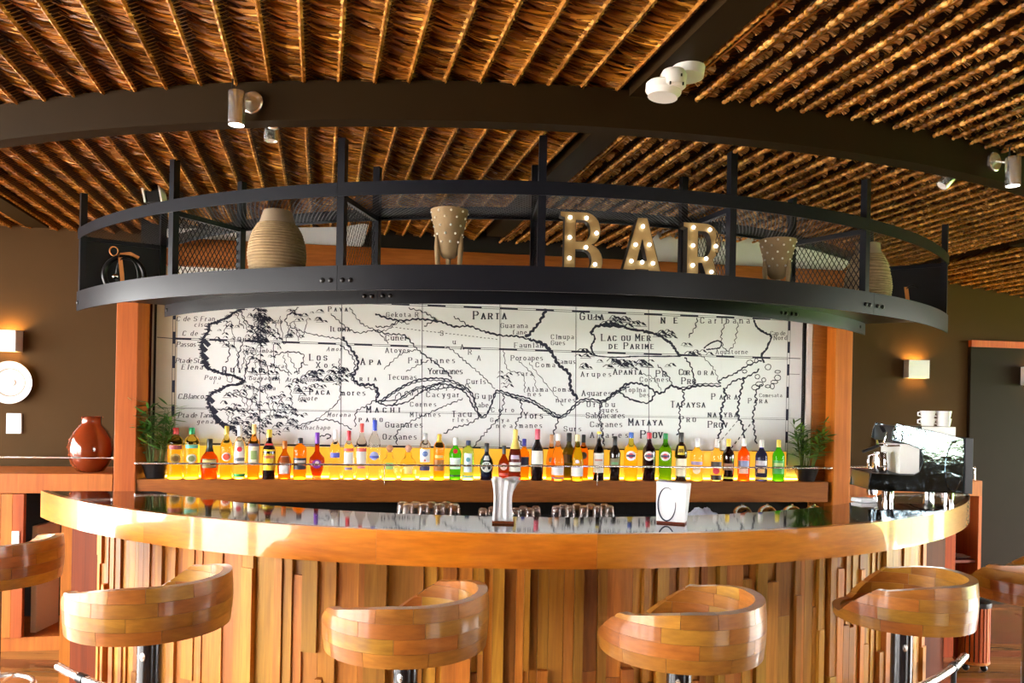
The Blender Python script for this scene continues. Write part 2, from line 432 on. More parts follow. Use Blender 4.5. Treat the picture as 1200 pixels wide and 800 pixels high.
def tufts(seed, spacing):
    g = np.random.default_rng(seed); parts = []
    n = int(PLEN / .050); t = np.arange(n) * .050 + g.normal(0, .006, n)
    keep = g.uniform(0, 1, n) > .12; t = t[keep]; n = len(t)
    x0 = .044 + g.normal(0, .004, n); a0 = g.normal(-.25, .25, n); ln = g.uniform(.030, .043, n)
    for q in range(9):
        an = a0 + (q - 4) * .16 + g.normal(0, .03, n)
        an = .45 + a0 * .5 + (q - 4) * .17 + g.normal(0, .03, n)         # the fan hangs to the side and down
        f = np.linspace(0, 1, 3)[None, :]
        X = x0[:, None] + np.cos(an)[:, None] * ln[:, None] * f; Z = .004 - np.sin(an)[:, None] * ln[:, None] * f * .85
        Y = t[:, None] - .020 * f - .006 * np.sin(f * 3) + .0015 * abs(q - 4) + g.normal(0, .002, n)[:, None]
        P = np.stack([X, Y, Z], axis=2); W = np.zeros_like(P); w_ = .0032 * (.25 + .95 * f) * np.array([1, 1, .7])[None, :]
        W[..., 0] = np.sin(an)[:, None] * w_; W[..., 2] = np.cos(an)[:, None] * w_; W[..., 1] = g.normal(0, .0010, n)[:, None]
        parts.append(strips(P, W, np.clip(g.normal(.5, .22, n), 0, 1)))
    return fast_mesh('thatch_tuft', *cat(parts), M['tuft'])

ce = structure(MB().box2((-6.2, -4.2, 2.875), (8.3, 8.3, 2.95)).build('ceiling', M['thatchback'], loc=(0, 0, 2.875)))
RAFT_L, RAFT_M, RAFT_R = lat(at_z(20, 252, 2.785)), lat(at_z(797, 77, 2.785)), lat(at_z(1115, 306, 2.785))
pl = [leaf_panel(s, -1, .13) for s in range(4)]; rl = [rib_left(20 + s, -1) for s in range(3)]
pr = [leaf_panel(40 + s, 1, .15) for s in range(3)]; rr_ = [rib_right(50 + s) for s in range(3)]; tr_ = [tufts(60 + s, .11) for s in range(3)]
p = -5.4; k = 0
while p < 7.4:
    for rf_ in (RAFT_L, RAFT_M, RAFT_R):            # start afresh beside each rafter
        if rf_ - .07 < p < rf_ + .07: p = rf_ + .082
    right = p > RAFT_M
    sp = .112 if right else .125
    if min(abs(p - RAFT_L), abs(p - RAFT_M), abs(p - RAFT_R)) > .06:
        z = CEIL + .018 - (max(0, p - RAFT_R) * .13)
        t0 = (0.35 - NV.y * p) / DV.y
        o = link(bpy.data.objects.new('thatch_panel', (pr if right else pl)[k % (3 if right else 4)])); o.parent = ce
        b = NV * p + DV * t0; o.location = (b.x, b.y, z - 2.875 + rnd.uniform(-.004, .004)); o.rotation_euler = (0, 0, DIRA)
        o['kind'] = 'stuff'
        q = link(bpy.data.objects.new('thatch_rib', (rr_ if right else rl)[k % 3])); q.parent = o
        if right:
            q = link(bpy.data.objects.new('thatch_tuft', tr_[k % 3])); q.parent = o; q['kind'] = 'stuff'
    p += sp * rnd.uniform(.96, 1.04); k += 1

# rafters and the curved beam
def rafter(p, wdt, z0, z1, label):
    t0 = (-3.5 - NV.y * p) / DV.y; t1 = (5.3 - NV.y * p) / DV.y
    a, b = NV * p + DV * t0, NV * p + DV * t1
    mb = MB(); R = Matrix.Rotation(DIRA, 3, 'Z')
    c = (a + b) / 2; mb.box((c.x, c.y, (z0 + z1) / 2), (wdt, (b - a).length, z1 - z0), R)
    o = mb.build('roof_rafter', M['beam'], loc=(c.x, c.y, z0)); tag(o, label, 'rafter', 'roof rafters'); return o
rafter(RAFT_L, .14, 2.785, 2.87, 'brown roof rafter above the wall plate and red vase')
rafter(RAFT_M, .125, 2.785, 2.87, 'brown roof rafter running up past the white twin-head fixture')
rafter(RAFT_R, .14, 2.785, 2.87, 'brown roof rafter over the far door and slatted bin')
BCX, BCY, BR = -.3, 8.05, 5.25
bm_ = thing('curved_beam', 'long curved dark brown ceiling beam carrying the spotlights', 'beam', (BCX, BCY - BR, 2.665))
MB().arcband(BR, BR - .075, -1.0, 1.02, 2.665, 2.81, 90, BCX, BCY).build('beam_body', M['beam'], bm_, smooth=30)

# back-bar: posts, mural wall, lintel, white frieze boards
def px_s(x, y, d): return wall_sz(x, y, d)[0]
sL0, sL1 = px_s(134, 500, D_PIL), px_s(159.5, 500, D_PIL)
sR0, sR1 = px_s(977.5, 500, D_PIL), px_s(997.5, 500, D_PIL)
o = MB().wallbox(sL0, sL1, 0, 2.52, D_PIL, D_PIL + .16).build('wooden_post', M['post'], loc=wall_pt(sL0, 0, D_PIL), bevel=.004)
tag(o, 'orange wooden post between the red vase cabinet and bottle shelf', 'post', 'back bar posts')
o = MB().wallbox(sR0, sR1, 0, 2.52, D_PIL, D_PIL + .19).build('wooden_post', M['post'], loc=wall_pt(sR0, 0, D_PIL), bevel=.004)
tag(o, 'orange wooden post between the map and the coffee machine', 'post', 'back bar posts')
wall_piece('wall_mural', sL0 + .04, sR1 - .04, 0, 2.86, D_MAP + .03, D_MAP + .10, M['shadeblack'])  # black up to the ceiling; the unlit space is put into its colour
wall_piece('wall_shade_block_1', sL0 + .03, sL0 + .10, 0, 2.86, D_PIL + .25, D_BACK, M['wall'])  # unseen partitions added to keep the space behind the map dark
wall_piece('wall_shade_block_2', sR1 - .10, sR1 - .03, 0, 2.86, D_PIL + .25, D_BACK, M['wall'])
o = MB().wallbox(px_s(190, 300, D_HEAD), px_s(1004, 320, D_HEAD), 2.45, 2.62, D_HEAD - .02, D_HEAD + .035).build('wooden_lintel', M['shelf'], loc=wall_pt(0, 2.45, D_HEAD), bevel=.004)
tag(o, 'orange wooden lintel above the map behind the hanging shelf', 'lintel')
def frieze(pts, label):
    mb = MB(); poly = [wall_sz(x, y, D_HEAD + .04) for x, y in pts]
    mb.prism(poly, wall_pt(0, 0, D_HEAD + .04), WD, (0, 0, 1), -WN * .02)
    s = sum(a for a, b in poly) / len(poly)
    o = mb.build('frieze_board', M['paper'], loc=wall_pt(s, min(b for a, b in poly), D_HEAD + .04)); tag(o, label, 'board', 'white frieze boards')
frieze([(190, 308), (190, 268), (300, 267), (400, 266), (425, 262), (432, 263), (430, 270), (426, 285), (415, 300), (408, 304)], 'white painted board behind the ribbed vase above the lintel')
frieze([(752, 318), (762, 290), (770, 270), (795, 268), (900, 272), (985, 293), (1000, 301), (998, 308), (985, 318), (965, 330), (940, 334)], 'white painted board behind the letter R and tripod pot')

# ================================================================ the bar counter
RC, RCI, RP = 3.466, 2.98, 3.335
ZT, ZB = 1.10, 0.957
D_END = 4.66
bar = thing('bar_counter', 'large curved wooden bar counter with polished black stone top', 'bar counter', (CX, CY - RC, 0))
pa, pb = phi_end(RC, D_END, -1), phi_end(RC, D_END, 1)
pia, pib = phi_end(RCI, D_END, -1), phi_end(RCI, D_END, 1)
# stone top: outer arc to inner arc, ends cut along the back bar
def sector(Ro, Ri, d, z0, z1, n=80):
    a0, a1 = phi_end(Ro, d, -1), phi_end(Ro, d, 1); b0, b1 = phi_end(Ri, d, -1), phi_end(Ri, d, 1)
    mb = MB(); P = []
    for i in range(n + 1):
        f = i / n; po = a0 + (a1 - a0) * f; pi_ = b0 + (b1 - b0) * f
        P += [arc_pt(Ro, po, z0), arc_pt(Ri, pi_, z0), arc_pt(Ri, pi_, z1), arc_pt(Ro, po, z1)]
    F = []
    for i in range(n):
        b = i * 4
        for k in range(4): F.append((b + k, b + (k + 1) % 4, b + 4 + (k + 1) % 4, b + 4 + k))
    F += [(3, 2, 1, 0), tuple(n * 4 + k for k in range(4))]
    return mb.add(P, F)
sector(RC - .035, RCI, D_END, ZT - .03, ZT).build('stone_top', M['stone'], bar, smooth=30)
# varnished edge band in glued lengths
cuts = [pa, pa + .33, phi_at(441, 640, RC), phi_at(700, 640, RC), phi_at(1068, 620, RC), pb]
for i in range(len(cuts) - 1):
    MB().arcband(RC, RC - .036, cuts[i], cuts[i + 1] - .0002, ZB, ZT + .002, 30).build('edge_band', M['edge'], bar, smooth=30)
sector(RC - .036, RCI + .02, D_END, ZB + .02, ZT - .03).build('under_top', M['redwood'], bar, smooth=30)
# carcass behind the planks
qa, qb = phi_at(116, 640, RP), phi_at(1083, 630, RP)
ea, eb = phi_end(RP, D_END, -1), phi_end(RP, D_END, 1)
MB().arcband(RP - .03, RP - .09, ea + .01, eb - .01, .0, ZB + .02, 80).build('carcass', M['redwood'], bar, smooth=30)
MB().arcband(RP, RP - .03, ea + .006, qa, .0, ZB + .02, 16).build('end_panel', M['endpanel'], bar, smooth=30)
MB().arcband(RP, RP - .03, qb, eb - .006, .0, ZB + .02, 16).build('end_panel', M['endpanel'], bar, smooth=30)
p0, p1 = arc_pt(RC - .085, phi_end(RC - .085, D_END, -1)), arc_pt(RP - .4, phi_end(RP - .4, D_END, -1))
mb = MB(); ex = (p1 - p0); mb.prism([(0, 0), (1, 0), (1, ZB + .01), (0, ZB + .01)], p0 + Vector((0, .012, 0)), ex, (0, 0, 1), (0, .03, 0)); mb.build('gable_board', M['post'], bar)
p0, p1 = arc_pt(RC - .06, phi_end(RC - .06, D_END, 1)), arc_pt(RP - .4, phi_end(RP - .4, D_END, 1))
mb = MB(); ex = (p1 - p0); mb.prism([(0, 0), (1, 0), (1, ZB + .01), (0, ZB + .01)], p0 + Vector((0, .012, 0)), ex, (0, 0, 1), (0, .03, 0)); mb.build('gable_board', M['post'], bar)
# planks of many widths, lengths and depths
rp = random.Random(11)
pu = MB().box((0, 0, 0), (1, 1, 1)).mesh('front_plank', M['plank'])
def plank(ph, wdt, z0, z1, proud):
    th = .026 + proud
    o = link(bpy.data.objects.new('front_plank', pu)); o.parent = bar
    c = arc_pt(RP - .03 + th / 2, ph, (z0 + z1) / 2) - Vector(bar.location)
    o.location = c; o.rotation_euler = (0, 0, ph); o.scale = (wdt - .0015, th, z1 - z0 - .001)
a = qa
while a < qb - .004:
    wdt = rp.choice((.026, .034, .04, .045, .055, .06, .075, .085, .10, .115))
    fr = (a - qa) / (qb - qa)
    if fr > .42: wdt = rp.choice((.026, .034, .036, .04, .045, .05, .055, .065, .085))
    if fr < .12: wdt = rp.choice((.03, .04, .05, .03, .026))
    da = wdt / RP
    if a + da > qb: da = qb - a; wdt = da * RP
    pr0 = rp.choice((0, .0, .008, .014, .02, .03))
    r = rp.random()
    if r < .45 or wdt > .095: plank(a + da / 2, wdt, 0, ZB, pr0)
    else:
        zc = rp.uniform(.25, .9); pr1 = rp.choice((0, .01, .018, .028, .036))
        plank(a + da / 2, wdt, 0, zc, pr1); plank(a + da / 2, wdt, zc, ZB, pr0)
    a += da
# foot rail
RF = 3.50; zf = .25
fa, fb = phi_at(69, 772, RF), phi_at(1131, 757, RF)
fr_ = thing('foot_rail', 'chrome foot rail tube curving along the base of the bar', 'foot rail', (CX, CY - RF, 0))
MB().tube([arc_pt(RF, fa + (fb - fa) * i / 90, zf) for i in range(91)], .021, 12).build('rail_tube', M['chrome'], fr_, smooth=50)
for i in range(7):
    ph = fa + .075 + (fb - fa - .15) * i / 6
    mb = MB(); mb.tube([arc_pt(RF, ph - .008, zf), arc_pt(RF, ph + .008, zf)], .025, 12); mb.build('joint_collar', M['black'], fr_, smooth=50)
    MB().tube([arc_pt(RF, ph, zf), arc_pt(RF, ph, 0)], .014, 8).build('rail_leg', M['black'], fr_, smooth=50)

# ---------------------------------------------------------------- stools
ST_R = .283
def rim(b):                                   # top of the shell at angle b from the back
    a = abs((b + math.pi) % (2 * math.pi) - math.pi)
    a = math.degrees(a); f = min(max((a - 108) / 40, 0), 1); e = min(max((a - 35) / 65, 0), 1)
    return 1.004 - .032 * e * e - .128 * f
def sh_r(z):
    f = (z - .815) / .185; return ST_R * (.955 + .045 * math.sin(min(max(f, 0), 1) * 2.2 + .35))
def make_stool():
    st = thing('bar_stool', 'x', 'bar stool')
    rs = random.Random(3); rows = [.815, .861, .908, .955, 1.002]
    for r in range(4):
        amax = math.pi
        while rim(amax) < rows[r] + .003 and amax > .5: amax -= .01         # where the sinking rim cuts this course off
        b = -amax if amax < math.pi - .02 else -math.pi + rs.uniform(0, .5); end = b + 2 * amax
        while b < end - .01:
            db = rs.choice((.42, .55, .75, .95, 1.2)) * (.8 if r == 2 else 1)
            if b < -amax + .01 and amax < 3.1: db *= rs.uniform(.5, 1)
            if end - (b + db) < .3: db = end - b
            n = max(4, int(db / .055)); P = []; F = []
            z0 = rows[r]; ok = False; T = .034
            for i in range(n + 1):
                an = b + .0022 + (db - .0044) * i / n
                zt = min(rows[r + 1] - .0008, rim(an)); zt = max(zt, z0 + .0015)
                if zt > z0 + .004: ok = True
                for R, z in ((sh_r(z0), z0), (sh_r(z0) - T, z0), (sh_r(zt) - T, zt), (sh_r(zt), zt)):
                    P.append((R * math.sin(an), -R * math.cos(an), z))
            for i in range(n):
                q = i * 4
                for k in range(4): F.append((q + k, q + (k + 1) % 4, q + 4 + (k + 1) % 4, q + 4 + k))
            F += [(3, 2, 1, 0), tuple(n * 4 + k for k in range(4))]
            if ok: MB().add(P, F).build('wood_block', M['stool'], st, smooth=35, world=False)
            b += db
    MB().lathe([(.03, .808), (.235, .812), (.25, .825), (.25, .832), (.235, .838), (.02, .840)], 36).build('seat', M['stool'], st, smooth=35, world=False)
    MB().lathe([(.09, .79), (.09, .808)], 24).build('mounting_plate', M['black'], st, smooth=35, world=False)
    MB().lathe([(.043, .02), (.043, .79)], 28).build('pole', M['polemat'], st, smooth=35, world=False)
    MB().lathe([(.25, .0), (.25, .012), (.20, .022), (.06, .03), (.05, .06)], 36).build('base', M['chrome'], st, smooth=35, world=False)
    mb = MB(); mb.tube([(.17 * math.sin(a_ * math.pi / 16), -.17 * math.cos(a_ * math.pi / 16), .33) for a_ in range(32)], .012, 8, closed=True)
    for a_ in (0, 2.094, 4.188): mb.tube([(.04 * math.sin(a_), -.04 * math.cos(a_), .33), (.165 * math.sin(a_), -.165 * math.cos(a_), .33)], .008, 6)
    mb.build('foot_ring', M['chrome'], st, smooth=50, world=False)
    mb = MB(); mb.lathe([(.001, 0), (.010, 0), (.010, .002), (.001, .003)], 14, (-.0425 * math.sin(1.2), -.0425 * math.cos(1.2), .705), Matrix.Rotation(-1.2, 3, 'Z') @ Matrix.Rotation(math.pi / 2, 3, 'X') @ Matrix.Diagonal((1, 1.5, 1))); mb.build('pole_screw', M['chrome'], st, world=False)
    return st
M['polemat'] = plain('black_gloss_pole', (.01, .011, .014), .18, .0, coat=.6)
stool0 = make_stool()
# pixel of the rim centre, width in pixels, direction the open front points (degrees, 0 = towards the camera, + = right)
STOOLS = [
    (-10, 641, 3.40, -122, 'wooden block bar stool near the open cabinet and white binder'),
    (177, 692, 2.79, -118, 'wooden block bar stool second from the open cabinet'),
    (476.5, 716, 2.63, -128, 'wooden block bar stool standing before the folded napkins'),
    (797, 720, 2.63, -128, 'wooden block bar stool standing before the white printed box'),
    (1058, 672, 3.10, -119, 'wooden block bar stool before the coffee machine, front turned sideways'),
    (1212, 663, 3.48, -142, 'wooden block bar stool next to the slatted bin'),
]
for i, (x, yy, Yd, ang, lab) in enumerate(STOOLS):
    s_ = stool0 if i == 0 else copy_tree(stool0)
    u, v = uv(x, yy)
    s_.location = (u * Yd, Yd, 0); s_.rotation_euler = (0, 0, math.radians(ang + 180))
    if i == 4: s_.scale = (.94, .94, .985)
    s_['label'] = lab; s_['group'] = 'wooden bar stools along the counter'

# ================================================================ the hanging round shelf
RO, RI = 3.312, 2.85
HCX, HCY = -.033, 6.627
ZL0, ZL1, ZU0, ZU1 = 2.123, 2.233, 2.540, 2.600
ZP = 2.208                                  # top of the shelf plate
D_RE = 4.62
hs = thing('hanging_shelf', 'round black steel shelf with mesh panels hanging over the bar', 'shelf', (HCX, HCY - RO, ZL0))
def hphi(x, y, R=RO): return phi_at(x, y, R, HCX, HCY)
ho0, ho1 = hphi(90, 340), hphi(1111, 370)
hi0, hi1 = phi_end(RI, D_RE, -1, HCX, HCY), phi_end(RI, D_RE, 1, HCX, HCY)
hi0, hi1 = hphi(193, 355, RI), hphi(1014, 380, RI)
def harc(R0, R1, a, b, z0, z1, n=30): return MB().arcband(R0, R1, a, b, z0, z1, n, HCX, HCY)
def hp(R, ph, z): return arc_pt(R, ph, z, HCX, HCY)
jo = [ho0, hphi(395, 327), hphi(1024, 354), ho1]
for i in range(3): harc(RO, RO - .008, jo[i] + .0003, jo[i + 1] - .0003, ZL0, ZL1, 40).build('lower_outer_band', M['steel'], hs, smooth=30)
ji = [hi0, hphi(442, 343, RI), hphi(924, 365, RI), hi1]
for i in range(3): harc(RI, RI - .008, ji[i] + .0003, ji[i + 1] - .0003, ZL0 + .0, ZL1, 40).build('lower_inner_band', M['steel'], hs, smooth=30)
ju = [ho0, hphi(395, 222), hphi(1018, 262), ho1]
for i in range(3): harc(RO, RO - .006, ju[i] + .0003, ju[i + 1] - .0003, ZU0, ZU1, 40).build('upper_outer_band', M['steel'], hs, smooth=30)
harc(RI + .006, RI, hi0, hi1, ZU0, ZU1, 90).build('upper_inner_band', M['steel'], hs, smooth=30)
# plate
def annulus(z0, z1, R0, R1, n=90):
    mb = MB(); P = []
    for i in range(n + 1):
        f = i / n; a = ho0 + (ho1 - ho0) * f; b = hi0 + (hi1 - hi0) * f
        P += [hp(R0, a, z0), hp(R1, b, z0), hp(R1, b, z1), hp(R0, a, z1)]
    F = []
    for i in range(n):
        q = i * 4
        for k in range(4): F.append((q + k, q + (k + 1) % 4, q + 4 + (k + 1) % 4, q + 4 + k))
    F += [(3, 2, 1, 0), tuple(n * 4 + k for k in range(4))]
    return mb.add(P, F)
annulus(ZP - .012, ZP, RO - .008, RI + .001).build('shelf_plate', M['black'], hs, smooth=30)
# expanded metal on top: crossing strands
def mesh_top():
    mb = MB(); n = int((ho1 - ho0) * RO / .026)
    for i in range(-18, n + 1):
        for sgn in (1, -1):
            pts = []
            for k in range(9):
                f = k / 8; t = (i + (f if sgn > 0 else 1 - f) * 18) / n
                if t < 0 or t > 1: continue
                a = ho0 + (ho1 - ho0) * t; b = hi0 + (hi1 - hi0) * t
                ph = a + (b - a) * f; R = RO - .006 + (RI + .006 - RO + .006) * f
                pts.append(hp(R, ph, ZU0 + .012 + (.003 if sgn > 0 else 0)))
            if len(pts) > 1: mb.ribbon(pts, .0048, (0, 0, 1))
    return mb
o = mesh_top().build('top_mesh', M['steel'], hs); o['kind'] = 'stuff'
# posts, outer and inner; they run up to the roof
sq = .034
def post(R, ph, z0, z1, w=sq):
    c = hp(R, ph, (z0 + z1) / 2); mb = MB(); mb.box(c, (w, w, z1 - z0), Matrix.Rotation(ph, 3, 'Z')); mb.build('post', M['steel'], hs)
OP = [ho0 + .008, hphi(199, 270), hphi(398, 260), hphi(635, 260), hphi(860, 270), hphi(1018, 300), ho1 - .008]
IP = [hi0 + .004, hphi(288, 200, RI), hphi(445, 185, RI), hphi(627, 185, RI), hphi(799, 195, RI), hphi(925, 210, RI), hi1 - .004]
ZROOF = 2.80
for ph in OP: post(RO - .022, ph, ZP - .01, ZROOF)
for ph in IP: post(RI + .022, ph, ZP - .01, ZROOF)
# frames and mesh dividers across the shelf at each pair of posts
def seg(a, b, w=.02): 
    d = (b - a); L = d.length; c = (a + b) / 2
    return MB().box(c, (L, w, w), d.to_track_quat('X', 'Z').to_matrix())
for i in range(7):
    a, b = hp(RO - .03, OP[i], 0), hp(RI + .03, IP[i], 0)
    for z in (ZU0 + .0, ):
        seg(Vector((a.x, a.y, z)), Vector((b.x, b.y, z)), .024).build('cross_bar', M['steel'], hs)
    if i in (0, 6):
        mb = MB(); ex = b - a; nn = Vector((-ex.y, ex.x, 0)).normalized() * .006
        mb.prism([(0, ZP), (1, ZP), (1, ZU0), (0, ZU0)], a, ex, (0, 0, 1), nn); mb.build('end_board', M['black'], hs)
        continue
    ex = b - a; L = ex.length; ux = ex.normalized(); h = ZU0 - ZP
    mb = MB(); nn = Vector((-ux.y, ux.x, 0)); st_ = .027
    n = int((L + h * .6) / st_) + 1
    for k in range(n + 1):
        for sgn in (1, -1):
            # strand rising at a steep slope, clipped to the panel
            s0 = k * st_; pts = []
            for q in range(17):
                f = q / 16; s = s0 - .6 * h * f if sgn > 0 else s0 - .6 * h * (1 - f)
                if 0 <= s <= L: pts.append(a + ux * s + Vector((0, 0, ZP + h * f)) + nn * (.001 * sgn))
            if len(pts) > 1: mb.ribbon(pts, .0046, nn)
    o = mb.build('mesh_divider', M['steel'], hs); o['kind'] = 'stuff'
# bolts
bolt = MB().lathe([(.011, 0), (.011, .004), (.007, .008), (.001, .009)], 10).mesh('bolt', M['black'], smooth=40)
def add_bolt(R, ph, z):
    o = link(bpy.data.objects.new('bolt', bolt)); o.parent = hs; o.location = hp(R, ph, z) - Vector(hs.location)
    o.rotation_euler = (math.pi / 2, 0, ph)
for x, yy in ((378, 328), (387.5, 328), (401.5, 328), (411, 328), (1014, 354), (1019, 355), (1028, 356.5), (1034, 357.5), (91.5, 350)):
    add_bolt(RO + .001, hphi(x, yy), ZL0 + .045)
for x, yy in ((427.5, 343), (436, 343), (449, 343), (458, 343), (916, 364), (921, 365), (928, 366), (933, 366.5), (196, 360), (1008, 370)):
    add_bolt(RI + .001, hphi(x, yy, RI), ZL0 + .04)

# ---------------------------------------------------------------- the letters
M['letter'] = plain('aged_brass_paint', (.50, .32, .12), .5, .2, noise=.2, nscale=25)
M['letterside'] = plain('dark_letter_side', (.03, .025, .02), .5, .3)
M['bulb'] = plain('lit_frosted_bulb', (.9, .9, .95), .3, emit=(.85, .92, 1.0), es=4.0)
def circ_poly(cx, cy, rx, ry, a0, a1, n=10):
    return [(cx + rx * math.cos(math.radians(a0 + (a1 - a0) * i / n)), cy + ry * math.sin(math.radians(a0 + (a1 - a0) * i / n))) for i in range(n + 1)]
def letter(name, label, outline, holes, bulbs, px, Yd, width, height, rz):
    Rr = 3.16; pos = hp(Rr, hphi(*px, Rr), ZP + .0005)
    t = thing(name, label, 'letter', pos, rz, 'marquee letters on the hanging shelf')
    # a front plate with holes, through a filled curve, then thickness
    cu = bpy.data.curves.new('letter_front', 'CURVE'); cu.dimensions = '2D'; cu.fill_mode = 'BOTH'; cu.extrude = .0
    def spl(P):
        s = cu.splines.new('POLY'); s.points.add(len(P) - 1)
        for q, (a, b) in zip(s.points, P): q.co = ((a - .5) * width, b * height, 0, 1)
        s.use_cyclic_u = True
    spl(outline)
    for h in holes: spl(h)
    tmp = bpy.data.objects.new('tmp', cu); col.objects.link(tmp)
    dg = bpy.context.evaluated_depsgraph_get(); dg.update()
    me = bpy.data.meshes.new_from_object(tmp.evaluated_get(dg)); bpy.data.objects.remove(tmp)
    me.materials.clear(); me.materials.append(M['letter'])
    me.transform(Matrix.Rotation(math.pi / 2, 4, 'X'))
    me.name = 'letter_face'
    face_o = link(bpy.data.objects.new('letter_face', me)); face_o.parent = t
    mb = MB(); dp = .045
    for P in [outline] + holes:
        V = [((a - .5) * width, yy, b * height) for yy in (-.006, dp) for a, b in P]; n = len(P)
        mb.add(V, [(i, (i + 1) % n, n + (i + 1) % n, n + i) for i in range(n)])
    mb.build('letter_side', M['letterside'], t, world=False)
    mb = MB(); me2 = me.copy(); me2.transform(Matrix.Translation((0, dp, 0))); me2.materials.clear(); me2.materials.append(M['letterside']); me2.name = 'letter_back'
    o = link(bpy.data.objects.new('letter_back', me2)); o.parent = t
    for a, b in bulbs:
        mb = MB(); mb.sphere(((a - .5) * width, -.010, b * height), .0085, 12, 8); mb.build('bulb', M['bulb'], face_o, smooth=180, world=False)
    return t
Bout = [(0, 0), (.60, 0)] + circ_poly(.60, .27, .40, .27, -80, 70, 10) + circ_poly(.58, .74, .36, .26, -55, 90, 10) + [(0, 1), (0, .93), (.10, .91), (.10, .09), (0, .07)]
Bh = [[(.36, .56), (.36, .88), (.52, .88)] + circ_poly(.54, .72, .16, .16, 80, -80, 8) + [(.52, .56)], [(.36, .11), (.36, .44), (.54, .44)] + circ_poly(.56, .275, .18, .165, 80, -80, 8) + [(.54, .11)]]
Bb = [(.22, .91), (.60, .91), (.22, .61), (.84, .69), (.60, .47), (.22, .30), (.82, .22), (.22, .02), (.60, .02)]
Rout = [(0, 0), (.50, 0), (.50, .07), (.40, .09), (.40, .36), (.48, .36), (.66, .04), (.72, 0), (1.05, 0), (1.05, .08), (.96, .09), (.77, .42)] + circ_poly(.56, .70, .40, .30, -50, 90, 12) + [(0, 1), (0, .93), (.10, .91), (.10, .09), (0, .07)]
Rh = [[(.38, .46), (.38, .87), (.52, .87)] + circ_poly(.54, .665, .17, .205, 80, -80, 8) + [(.52, .46)]]
Rb = [(.24, .92), (.66, .90), (.24, .63), (.82, .64), (.58, .43), (.24, .31), (.72, .22), (.24, .03), (.84, .03)]
Aout = [(0, 0), (.42, 0), (.42, .06), (.33, .08), (.37, .19), (.63, .19), (.67, .08), (.60, .06), (.60, 0), (1, 0), (1, .06), (.92, .08), (.60, 1), (.40, 1), (.08, .08), (0, .06)]
Ah = [[(.40, .33), (.50, .66), (.60, .33)]]
Ab = [(.50, .86), (.36, .57), (.64, .58), (.28, .31), (.50, .30), (.72, .29), (.14, .03), (.84, .03)]
letter('marquee_letter', 'brass marquee letter B with small round bulbs', Bout, Bh, Bb, (681, 300), 3.42, .197, .302, hphi(681, 300))
letter('marquee_letter', 'brass marquee letter A with small round bulbs', Aout, Ah, Ab, (752, 300), 3.46, .232, .292, hphi(752, 300) - .05)
letter('marquee_letter', 'brass marquee letter R with small round bulbs', Rout, Rh, Rb, (823, 300), 3.53, .196, .290, hphi(823, 300) - .08)

# ---------------------------------------------------------------- pots and vases on the shelf
M['clay'] = plain('rough_brown_clay', (.27, .185, .095), .8, noise=.3, nscale=18, bump=.3)
M['rope'] = plain('pale_coiled_fibre', (.31, .22, .12), .85, noise=.35, nscale=30)
M['claygrey'] = plain('grey_clay_neck', (.30, .23, .16), .8, noise=.2, nscale=20)
M['peg'] = plain('white_inlay_dot', (.9, .88, .8), .4)
def coil_vase(px, Yd, prof, neck, label, n=20):
    pos = hp(Yd, hphi(*px, Yd), ZP + .001)
    t = thing('coiled_vase', label, 'vase', pos, 0, 'coiled vases on the hanging shelf')
    P = []
    for k in range(n):                                   # ribbed belly: a round coil for each turn
        f0 = k / n
        def rad(f):
            x = f * (len(prof) - 1); i = min(int(x), len(prof) - 2); r0, z0 = prof[i]; r1, z1 = prof[i + 1]; g = x - i
            return r0 + (r1 - r0) * g, z0 + (z1 - z0) * g
        for q in range(4):
            r, z = rad(f0 + q / 4 / n); P.append((r + .0075 * math.sin(math.pi * (q + .3) / 4), z))
    P.append(prof[-1])
    MB().lathe(P, 32).build('coiled_body', M['rope'], t, smooth=22, world=False)
    MB().lathe(neck + [(r - .008, z) for r, z in reversed(neck)], 32, close=False).build('neck', M['claygrey'], t, smooth=50, world=False)
    return t
coil_vase((325, 280), 3.12, [(.105, 0), (.126, .06), (.133, .12), (.127, .175), (.110, .228), (.086, .270)], [(.086, .268), (.078, .296), (.068, .330), (.064, .334)], 'large wide coiled fibre vase with a plain grey neck')
coil_vase((1017, 315), 3.12, [(.095, 0), (.112, .05), (.118, .10), (.112, .15), (.097, .225), (.072, .28)], [(.072, .278), (.062, .305), (.060, .335), (.063, .34)], 'slim coiled fibre vase beside the dark end of the hanging shelf')
